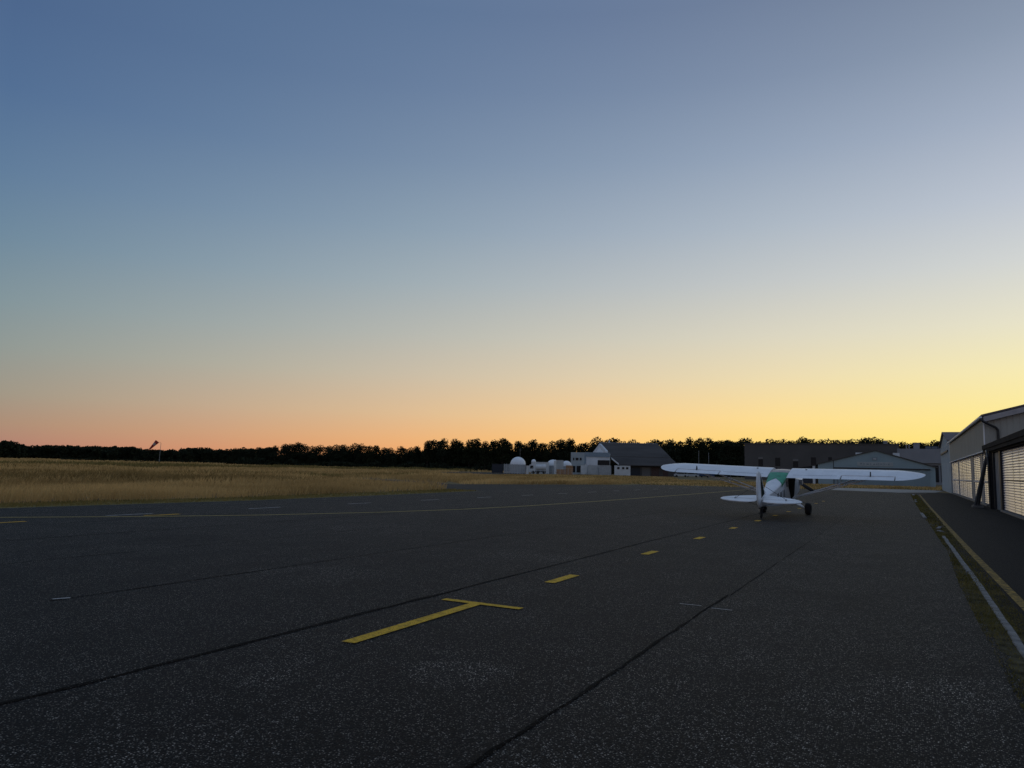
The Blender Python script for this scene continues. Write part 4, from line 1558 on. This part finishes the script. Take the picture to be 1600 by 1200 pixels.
def put_tree(kind, px, top_y, D, label, group):
    pr = protos[kind]
    k = rng.randrange(len(pr))
    if (kind, k) in used:
        t = copy_tree(pr[k])
    else:
        used.add((kind, k))
        t = pr[k]
    p = at_d(px, top_y, D)
    h = p.z / 9.75
    w = h * rng.uniform(0.8, 1.15)
    t.location = (p.x, p.y, -0.03)
    t.rotation_euler = (0, 0, rng.uniform(0, 6.28))
    t.scale = (w, w, h)
    tag(t, label, 'tree', group)
    return t


PROF = [(366, 702), (385, 700), (400, 699), (430, 697), (450, 695), (470, 692), (485, 694), (500, 696), (512, 697), (535, 689.5), (560, 692), (580, 695), (600, 697), (615, 697), (640, 695), (660, 690),
        (690, 686.5), (710, 685.5), (725, 687), (740, 688), (750, 685), (765, 687), (778, 688), (790, 684), (802, 687), (815, 690), (825, 685), (835, 687), (850, 689), (862, 690), (872, 687), (882, 684.5), (893, 685), (905, 693), (915, 690), (928, 684), (945, 681.5), (960, 684), (973, 689),
        (980, 682), (990, 686), (1000, 690), (1012, 688), (1030, 684), (1050, 683), (1065, 684), (1080, 682), (1095, 682.5), (1108, 684), (1120, 690), (1130, 687), (1140, 686), (1150, 692), (1160, 684), (1175, 686), (1190, 686), (1210, 687), (1240, 686),
        (1255, 684), (1270, 684), (1285, 687), (1300, 685), (1312, 687), (1325, 684), (1340, 683), (1350, 684), (1362, 683), (1372, 681.5), (1385, 683), (1395, 688), (1405, 692), (1415, 690), (1430, 689), (1445, 690), (1458, 688), (1467, 686), (1480, 690), (1500, 690)]


def prof(px):
    for (a, b), (c, d) in zip(PROF, PROF[1:]):
        if a <= px <= c:
            return b + (d - b) * (px - a) / (c - a)
    return PROF[0][1] if px < PROF[0][0] else PROF[-1][1]


def dist_at(px):
    return 300 - 20 * math.sin(px * 0.01) if px < 950 else (318 if px < 1400 else 300)


GT = 'trees in the dark line behind the airfield'
px = 368.0
while px < 1500:
    kind = 'oak' if (px < 640 and rng.random() < 0.85) or rng.random() < 0.3 else 'pine'
    if px < 640:
        lb = 'dark tree in the lower left stretch of the tree line beyond the dry field'
    elif px < 905:
        lb = 'dark tree in the tall row behind the white radomes and the field'
    elif px < 1000:
        lb = 'tall dark tree rising behind the old hangar roof'
    elif px < 1165:
        lb = 'tall dark tree between the old hangar and the dark grey building'
    elif px < 1405:
        lb = 'tree top showing above the flat roof of the dark grey building'
    else:
        lb = 'tree top showing above the pale block at the right'
    lb = lb.replace('tree ', 'pine ', 1) if kind == 'pine' and 'tree line' not in lb[:12] else lb
    hy = prof(px) + rng.choice((-2.6, -1.6, -0.8, 0.2, 1.6, 3.8))
    if 1112 < px < 1160:
        hy += rng.uniform(0, 2)
    put_tree(kind, px, hy, dist_at(px) + rng.uniform(-10, 14), lb, GT)
    px += rng.uniform(8.5, 17.5)
for px, ty in ((1118, 689), (1127, 686.5), (1136, 685.5), (1143, 688)):
    put_tree('pine', px, ty, 330, 'thin see through pine at the bright gap left of the dark grey building', GT)


# far woods as bulk foliage
def wood(name, label, spots, per, size, m):
    g = np.random.default_rng(5)
    vs = []
    for x, y, h, w in spots:
        nb = 7
        blobs = []
        for k in range(nb):
            z = h * g.uniform(0.25, 0.88)
            rr = w * g.uniform(0.0, 0.8) * math.sqrt(max(0.1, 1 - (z / h - 0.45) ** 2 * 2.2))
            a = g.uniform(0, 6.28)
            blobs.append((x + rr * math.cos(a), y + rr * math.sin(a), z, w * 0.5, h * 0.14))
        blobs.append((x, y, h * 0.2, w * 0.75, h * 0.2))
        vs.append(leaf_cloud(blobs, per, size, g))
    me = quads_mesh(name, np.concatenate(vs), m)
    o = bpy.data.objects.new(name, me)
    COL.objects.link(o)
    return tag(o, label, 'wood', kind='stuff')


spots = []
LEFT = [(-160, 690), (-20, 690), (0, 690), (14, 688), (25, 692), (40, 696), (60, 695), (120, 696), (180, 697), (215, 698), (222, 701.5), (250, 702), (280, 701), (300, 699), (320, 699), (345, 702), (372, 700), (400, 699), (430, 698)]


def lp(px):
    for (a, b), (c, d) in zip(LEFT, LEFT[1:]):
        if a <= px <= c:
            return b + (d - b) * (px - a) / (c - a)
    return 699


px = -160.0
while px < 430:
    for row in range(3):
        D = (560 if px > 30 else 470) + row * 22 + rng.uniform(-8, 8)
        p = at_d(px + rng.uniform(-2, 2), lp(px) + rng.uniform(-0.3, 1.6) - row * 0.0, D)
        spots.append((p.x, p.y, p.z * 1.0, rng.uniform(3.0, 4.6)))
    px += 5.2
wood('far_wood', 'low dark wood along the horizon on the left', spots, 16, 0.55, 'leaf2')
spots = []
px = 366.0
while px < 1510:
    for row in range(3):
        D = dist_at(px) + 12 + row * 14 + rng.uniform(-5, 5)
        p = at_d(px + rng.uniform(-4, 4), prof(px) + 11 + rng.uniform(0, 7), D)
        spots.append((p.x, p.y, p.z, rng.uniform(2.6, 3.8)))
    px += 8
wood('dense_wood', 'dense dark wood filling in behind the front row of trees', spots, 34, 0.36, 'leaf')
spots = []
px = 100.0
while px < 1200:
    D = dist_at(px) - 14 + rng.uniform(-6, 6) if px > 366 else 420
    p = at_d(px, 715, D)
    spots.append((p.x, p.y, rng.uniform(1.2, 3.4) if px > 366 else rng.uniform(0.8, 1.8), rng.uniform(2.0, 3.6)))
    px += 7
wood('undergrowth', 'low dark undergrowth at the foot of the trees', spots, 26, 0.30, 'leaf2')

# ------------------------------------------------------------------ light aircraft (tail towards the camera)
HEAD, PITCH = R(4.0), R(11.0)
TAILW = Vector((-4.94, 30.12, 0))
WB = 4.19
ac = thing('light_aircraft', 'white high wing tailwheel aircraft parked on the apron with its tail to the camera', 'aircraft',
           (TAILW.x + WB * math.sin(HEAD), TAILW.y + WB * math.cos(HEAD), 0), (PITCH, R(0.9), -HEAD))
ZT = WB * math.tan(PITCH)      # local height of the tailwheel contact


# fuselage: rounded-box rings (y, half width, bottom, top, crown)
def ring(y, w, zb, zt, crown=0.04, n=5):
    pts = []
    pts.append((-w * 0.86, y, zb)); pts.append((w * 0.86, y, zb)); pts.append((w, y, zb + 0.07))
    pts.append((w, y, zt - 0.02 - crown))
    for i in range(1, n):
        t = i / n
        a = math.pi * t
        pts.append((w * 0.98 * math.cos(a), y, zt - crown + crown * math.sin(a)))
    pts.append((-w, y, zt - 0.02 - crown)); pts.append((-w, y, zb + 0.07))
    return pts


FUS = [(1.15, 0.36, 0.66, 1.42, 0.10), (0.55, 0.37, 0.62, 1.52, 0.06), (0.02, 0.375, 0.62, 1.93, 0.03), (-0.5, 0.375, 0.64, 1.985, 0.03), (-0.95, 0.37, 0.67, 1.96, 0.03), (-1.45, 0.35, 0.73, 1.86, 0.05),
       (-2.0, 0.30, 0.82, 1.76, 0.09), (-2.6, 0.24, 0.93, 1.68, 0.10), (-3.2, 0.17, 1.06, 1.62, 0.08), (-3.8, 0.10, 1.19, 1.57, 0.05), (-4.25, 0.05, 1.28, 1.53, 0.03)]
mb = MB()
mb.loft([ring(*f_) for f_ in FUS])
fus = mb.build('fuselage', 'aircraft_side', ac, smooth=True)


def fus_at(y):
    for a, b in zip(FUS, FUS[1:]):
        if a[0] >= y >= b[0]:
            t = (a[0] - y) / (a[0] - b[0])
            return tuple(a[i] + (b[i] - a[i]) * t for i in range(5))
    return FUS[-1]


def deck(y0, y1, m_, name, parent, lift=0.006, k=8, wf=1.0, skirt=0.03, vee=0.0):
    """a shell following the top of the fuselage"""
    rings = []
    for i in range(k + 1):
        y = y0 + (y1 - y0) * i / k
        _, w, zb, zt, cr = fus_at(y)
        w = w * wf + lift
        r = [(w, y, zt - cr - skirt)]
        for j in range(0, 9):
            a = math.pi * j / 8
            r.append((w * math.cos(a), y, zt - cr + lift + cr * math.sin(a)))
        r.append((-w, y, zt - cr - skirt))
        if vee:          # the rear edge rises to a peak on the centre line
            r = [(x_, y_ + vee * (i / k) * (1 - abs(x_) / w), fus_at(y_ + vee * (i / k) * (1 - abs(x_) / w))[3] - (zt - z_)) for x_, y_, z_ in r]
        rings.append(r)
    return MB().loft(rings, cap=False, closed=False).build(name, m_, parent, smooth=True, fix=False)


deck(0.0, -0.86, 'skylight', 'skylight', fus, 0.012)
deck(-0.88, -2.0, 'green_panel', 'rear_window', fus, 0.016, skirt=0.10, vee=0.42)
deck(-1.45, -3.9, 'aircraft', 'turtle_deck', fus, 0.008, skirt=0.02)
mb = MB()
mb.loft([[(-0.36, 0.54, 1.50), (0.36, 0.54, 1.50), (0.36, 0.545, 1.52), (-0.36, 0.545, 1.52)], [(-0.36, 0.05, 1.93), (0.36, 0.05, 1.93), (0.36, 0.055, 1.95), (-0.36, 0.055, 1.95)]])
mb.build('windscreen', 'glass', fus)
for s in (1, -1):
    mb = MB()
    x = 0.379 * s
    mb.prism([(x, 0.12, 1.80), (x, -1.0, 1.84), (x, -1.0, 1.40), (x, -0.62, 0.80), (x, -0.05, 0.80), (x, 0.32, 1.40), (x, 0.32, 1.56)], (0.012 * s, 0, 0))
    mb.build('cabin_opening', 'cabin_dark', fus)  # black plate painted for the shade inside the open cabin
    mb = MB()
    mb.prism([(0.372 * s, -1.06, 1.80), (0.36 * s, -1.42, 1.74), (0.365 * s, -1.30, 1.45), (0.374 * s, -1.06, 1.42)], (0.012 * s, 0, 0))
    mb.build('side_window', 'darkglass', fus)
    # registration strokes along the flank
    mb = MB()
    for (y, w_, z, h) in ((-1.62, 0.05, 1.05, 0.36), (-1.80, 0.05, 1.05, 0.36), (-2.0, 0.05, 1.06, 0.34), (-2.12, 0.05, 1.06, 0.34), (-2.36, 0.05, 1.12, 0.3), (-2.48, 0.05, 1.22, 0.2), (-2.75, 0.09, 1.25, 0.1)):
        x = fus_at(y)[1] * s
        x2 = fus_at(y - w_)[1] * s
        mb.prism([(x + 0.004 * s, y, z), (x2 + 0.004 * s, y - w_, z), (x2 + 0.004 * s, y - w_, z + h), (x + 0.004 * s, y, z + h)], (0.006 * s, 0, 0))
    mb.build('registration', 'black', fus)

# cowling, propeller
mb = MB()
mb.loft([ring(1.16, 0.362, 0.70, 1.425, 0.11), ring(1.6, 0.33, 0.76, 1.38, 0.13), ring(1.95, 0.25, 0.85, 1.30, 0.14), ring(2.08, 0.16, 0.95, 1.22, 0.10)])
cw = mb.build('engine_cowling', 'aircraft', ac, smooth=True)
for s in (1, -1):
    mb = MB()
    mb.loft([[(s * 0.30, 1.2, 1.0), (s * 0.50, 1.25, 1.02), (s * 0.50, 1.25, 1.26), (s * 0.30, 1.2, 1.26)],
             [(s * 0.28, 1.75, 1.02), (s * 0.44, 1.72, 1.04), (s * 0.44, 1.72, 1.24), (s * 0.28, 1.75, 1.24)]])
    mb.build('cooling_cheek', 'alu', cw)
mb = MB()
mb.tube([(0.12, 1.5, 0.78), (0.15, 1.3, 0.62), (0.15, 1.1, 0.55)], 0.04, 8)
mb.build('exhaust', 'steel', cw)
HUB = Vector((0, 2.17, 1.05))
mb = MB()
ang = R(-32)
rad = Vector((math.cos(ang), 0, math.sin(ang)))
tan = Vector((-math.sin(ang), 0, math.cos(ang)))
for s in (1, -1):
    rings = []
    for t, ch, tw in ((0.05, 0.07, 60), (0.18, 0.11, 48), (0.4, 0.15, 32), (0.65, 0.15, 22), (0.85, 0.14, 17), (0.97, 0.08, 15)):
        c = HUB + rad * (s * t)
        cd = (tan * math.cos(R(tw)) * s + Vector((0, 1, 0)) * math.sin(R(tw))).normalized()
        nd = cd.cross(rad)
        rings.append([c + cd * (ch / 2), c + nd * 0.012, c - cd * (ch / 2), c - nd * 0.012])
    mb.loft(rings)
pr = mb.build('propeller', 'black', ac)
mb = MB()
rings = []
for yy, rr in ((2.085, 0.13), (2.2, 0.125), (2.3, 0.09), (2.38, 0.01)):
    rings.append([(rr * math.cos(2 * math.pi * i / 16), yy, HUB.z + rr * math.sin(2 * math.pi * i / 16)) for i in range(16)])
mb.loft(rings)
mb.build('spinner', 'alu', pr, smooth=True)

# wings
CH, Y_LE = 1.62, 0.18


def foil(c, t0=0.0, t1=1.0, n=12):
    """flat bottomed section between chord fractions; returns (t, z) loop"""
    up, lo = [], []
    for i in range(n + 1):
        t = t0 + (t1 - t0) * (1 - math.cos(math.pi * i / n)) / 2
        y = 5 * 0.12 * (0.2969 * math.sqrt(t) - 0.126 * t - 0.3516 * t * t + 0.2843 * t ** 3 - 0.1036 * t ** 4)
        up.append((t, 1.45 * y * c)); lo.append((t, -0.25 * y * c))
    return up + lo[::-1]


INC = R(1.0)


def wing_ring(s, x, t0=0.0, t1=1.0, cf=1.0, z0=1.885, th=1.0):
    c = CH * cf
    yle = Y_LE - (CH - c) * 0.30
    out = []
    for t, z in foil(c, t0, t1):
        dy, dz = -t * c, z * th
        yy = dy * math.cos(INC) + dz * math.sin(INC) * 0
        zz = dz + dy * math.sin(INC)
        out.append((s * x, yle + yy, z0 + 0.016 * (x - 0.4) + zz))
    return out


SPAN = 5.37
for s in (1, -1):
    mb = MB()
    full = [0.385, 1.1, 1.9, 2.42]
    mb.loft([wing_ring(s, x) for x in full])
    mb.loft([wing_ring(s, x, 0, 0.745) for x in (2.4205, 3.4, 4.40)])
    rings = []
    for q in (0.0, 0.25, 0.5, 0.7, 0.85, 0.95, 1.0):
        rings.append(wing_ring(s, 4.4005 + (SPAN - 4.4) * q, 0, 1.0, max(0.14, math.sqrt(max(0.0, 1 - q ** 1.7))), th=1.0 - 0.35 * q))
    mb.loft(rings)
    w = mb.build('wing', 'aircraft', ac, smooth=True)
    mb = MB()
    mb.loft([wing_ring(s, x, 0.79, 1.0) for x in (2.47, 3.5, 4.355)])
    al = mb.build('aileron', 'aircraft', w, smooth=True)
    mb = MB()
    p = wing_ring(s, 3.5, 0.745, 1.0)[0]
    mb.prism([(p[0] - 0.02, p[1] + 0.06, p[2]), (p[0] - 0.02, p[1] - 0.10, p[2] - 0.01), (p[0] - 0.02, p[1] + 0.02, p[2] + 0.16)], (0.04, 0, 0))
    mb.build('aileron_horn', 'black', al)
    mb = MB()
    a, b = wing_ring(s, 0.6, 0.8, 0.81)[0], wing_ring(s, 2.3, 0.8, 0.81)[0]
    mb.prism([(a[0], a[1], a[2] + 0.001), (b[0], b[1], b[2] + 0.001), (b[0], b[1] - 0.012, b[2] - 0.001), (a[0], a[1] - 0.012, a[2] - 0.001)], (0, 0, 0.003))
    mb.build('flap_line', 'bluesteel', w)
    mb = MB()
    q = wing_ring(s, 1.0)[5]
    mb.cyl((s * 1.0, q[1], q[2] - 0.01), (s * 1.0, q[1], q[2] + 0.02), 0.04, n=10)
    mb.build('fuel_cap', 'steel', w)
    # lift struts: V from the lower fuselage to mid wing, with jury struts
    zl = 1.90 + 0.016 * 3.0
    f0 = Vector((s * 0.36, 0.02, 0.72)); r0_ = Vector((s * 0.36, -0.12, 0.72))
    f1 = Vector((s * 3.55, -0.12, zl - 0.05)); r1_ = Vector((s * 3.45, -0.98, zl - 0.09))
    for a, b in ((f0, f1), (r0_, r1_)):
        mb = MB()
        mb.flatbar(a, b, 0.085, 0.05, (0, 1, 0.5))
        st_ = mb.build('wing_strut', 'strut_white', ac, smooth=True)
    mb = MB()
    m0, m1 = f0.lerp(f1, 0.60), r0_.lerp(r1_, 0.60)
    mb.cyl(m0, m1, 0.016, n=6)
    mb.cyl(m0, (s * 2.3, -0.12, zl - 0.05), 0.014, n=6)
    mb.cyl(m1, (s * 2.25, -0.85, zl - 0.10), 0.014, n=6)
    mb.build('jury_strut', 'strut_white', ac)


# tail surfaces
def tail_plan(s, pts, z, th, name, m_, par):
    """flat tail surface from an outline in x,y with a soft edge"""
    c = Vector((sum(p[0] for p in pts) / len(pts), sum(p[1] for p in pts) / len(pts)))
    lo = [(s * p[0], p[1], z) for p in pts]
    up1 = [(s * (c.x + (p[0] - c.x) * 0.94), c.y + (p[1] - c.y) * 0.94, z + th / 2) for p in pts]
    dn1 = [(s * (c.x + (p[0] - c.x) * 0.94), c.y + (p[1] - c.y) * 0.94, z - th / 2) for p in pts]
    return MB().loft([dn1, lo, up1]).build(name, m_, par)


ZS = 1.545
for s in (1, -1):
    stab = [(0.04, -3.55), (0.25, -3.62), (0.7, -3.78), (1.1, -3.96), (1.38, -4.12), (1.50, -4.235), (0.04, -4.235)]
    st = tail_plan(s, stab, ZS, 0.05, 'stabilizer', 'aircraft', ac)
    el = [(0.10, -4.26), (1.53, -4.26), (1.50, -4.40), (1.36, -4.55), (1.1, -4.66), (0.7, -4.72), (0.35, -4.70), (0.14, -4.58)]
    e_ = tail_plan(s, el, ZS - 0.01, 0.045, 'elevator', 'aircraft', st)
    mb = MB()
    mb.box(s * 0.95 - 0.012, s * 0.95 + 0.012, -4.36, -4.22, ZS + 0.026, ZS + 0.06)
    mb.build('elevator_hinge', 'bluesteel', e_)
    # brace wires
    mb = MB()
    mb.cyl((s * 0.95, -4.2, ZS + 0.02), (s * 0.02, -4.22, 2.15), 0.008, n=5)
    mb.cyl((s * 0.95, -4.2, ZS - 0.02), (s * 0.03, -4.15, 1.27), 0.008, n=5)
    mb.build('brace_wire', 'steel', st)


def upright(pts, th, name, m_, par, x=0.0):
    c = (sum(p[0] for p in pts) / len(pts), sum(p[1] for p in pts) / len(pts))
    mid = [(x, p[0], p[1]) for p in pts]
    q = [(c[0] + (p[0] - c[0]) * 0.93, c[1] + (p[1] - c[1]) * 0.95) for p in pts]
    a = [(x - th / 2, p[0], p[1]) for p in q]
    b = [(x + th / 2, p[0], p[1]) for p in q]
    return MB().loft([a, mid, b]).build(name, m_, par)


fin = upright([(-3.40, 1.58), (-3.70, 1.82), (-3.95, 2.18), (-4.10, 2.48), (-4.20, 2.58), (-4.25, 1.50)], 0.055, 'fin', 'aircraft', ac)
rud = upright([(-4.275, 2.60), (-4.42, 2.70), (-4.58, 2.62), (-4.72, 2.32), (-4.78, 1.95), (-4.74, 1.62), (-4.60, 1.38), (-4.42, 1.25), (-4.275, 1.24)], 0.06, 'rudder', 'aircraft', ac)
mb = MB()
for s in (1, -1):
    mb.prism([(s * 0.030, -3.74, 1.66), (s * 0.030, -4.22, 1.60), (s * 0.030, -4.22, 2.44), (s * 0.030, -4.13, 2.38)], (s * 0.008, 0, 0))
mb.build('fin_stripe', 'greenpaint', fin)
mb = MB()
mb.cyl((0, -4.73, 1.75), (0, -4.78, 1.75), 0.03, n=8)
mb.build('tail_light', 'trim', rud)

# main gear
for s in (1, -1):
    zc = 0.25 + (0.014 if s > 0 else -0.014)
    mb = MB()
    mb.flatbar((s * 0.33, 0.10, 0.66), (s * 0.80, 0.0, zc + 0.02), 0.10, 0.04, (0, 1, 0))
    mb.flatbar((s * 0.33, -0.55, 0.66), (s * 0.80, 0.0, zc + 0.02), 0.07, 0.035, (0, 1, 0))
    mb.add([(s * 0.34, 0.07, 0.65), (s * 0.34, -0.52, 0.65), (s * 0.78, -0.03, zc + 0.03), (s * 0.345, 0.07, 0.665), (s * 0.345, -0.52, 0.665), (s * 0.785, -0.03, zc + 0.045)],
           [(0, 1, 2), (3, 5, 4), (0, 3, 4, 1), (1, 4, 5, 2), (2, 5, 3, 0)])
    mb.build('gear_leg', 'aircraft', ac)
    mb = MB()
    rings = []
    n = 28
    prof_t = [(-0.05, 0.11), (-0.09, 0.13), (-0.115, 0.18), (-0.10, 0.225), (-0.06, 0.247), (0.0, 0.25), (0.06, 0.247), (0.10, 0.225), (0.115, 0.18), (0.09, 0.13), (0.05, 0.11)]
    for i in range(n + 1):
        a = 2 * math.pi * i / n
        rings.append([(s * 0.93 + u, r_ * math.cos(a), zc + r_ * math.sin(a)) for u, r_ in prof_t])
    mb.loft(rings, cap=False, closed=True)
    wh = mb.build('main_wheel', 'rubber', ac, smooth=True)
    mb = MB()
    mb.cyl((s * 0.93 - 0.06, 0, zc), (s * 0.93 + 0.06, 0, zc), 0.115, n=18)
    mb.cyl((s * 0.80, 0, zc), (s * 0.93, 0, zc), 0.03, n=8)
    mb.build('wheel_hub', 'steel', wh)
# tail wheel
mb = MB()
for k in range(3):
    mb.flatbar((0, -3.95, 1.235 - k * 0.02), (0, -4.22 - 0.03 * (2 - k), ZT + 0.32 - k * 0.015), 0.06, 0.014, (1, 0, 0))
tw = mb.build('tail_spring', 'steel', ac)
mb = MB()
mb.cyl((0, -4.20, ZT + 0.38), (0, -4.21, ZT + 0.20), 0.05, n=10)
for s in (1, -1):
    mb.flatbar((s * 0.045, -4.20, ZT + 0.24), (s * 0.045, -4.24, ZT + 0.09), 0.05, 0.014, (0, 1, 0))
mb.box(-0.10, 0.10, -4.23, -4.18, ZT + 0.36, ZT + 0.385)
mb.build('fork', 'steel', tw)
mb = MB()
rings = []
for i in range(21):
    a = 2 * math.pi * i / 20
    rings.append([(u, -4.24 + r_ * math.cos(a), ZT + 0.10 + r_ * math.sin(a)) for u, r_ in ((-0.02, 0.04), (-0.035, 0.07), (-0.025, 0.093), (0, 0.10), (0.025, 0.093), (0.035, 0.07), (0.02, 0.04))])
mb.loft(rings, cap=False, closed=True)
mb.build('tail_wheel', 'rubber', tw, smooth=True)
mb = MB()
mb.flatbar((0.0, -4.02, 1.24), (0.0, -4.24, ZT + 0.26), 0.10, 0.05, (1, 0, 0))
mb.build('spring_boot', 'black', tw)
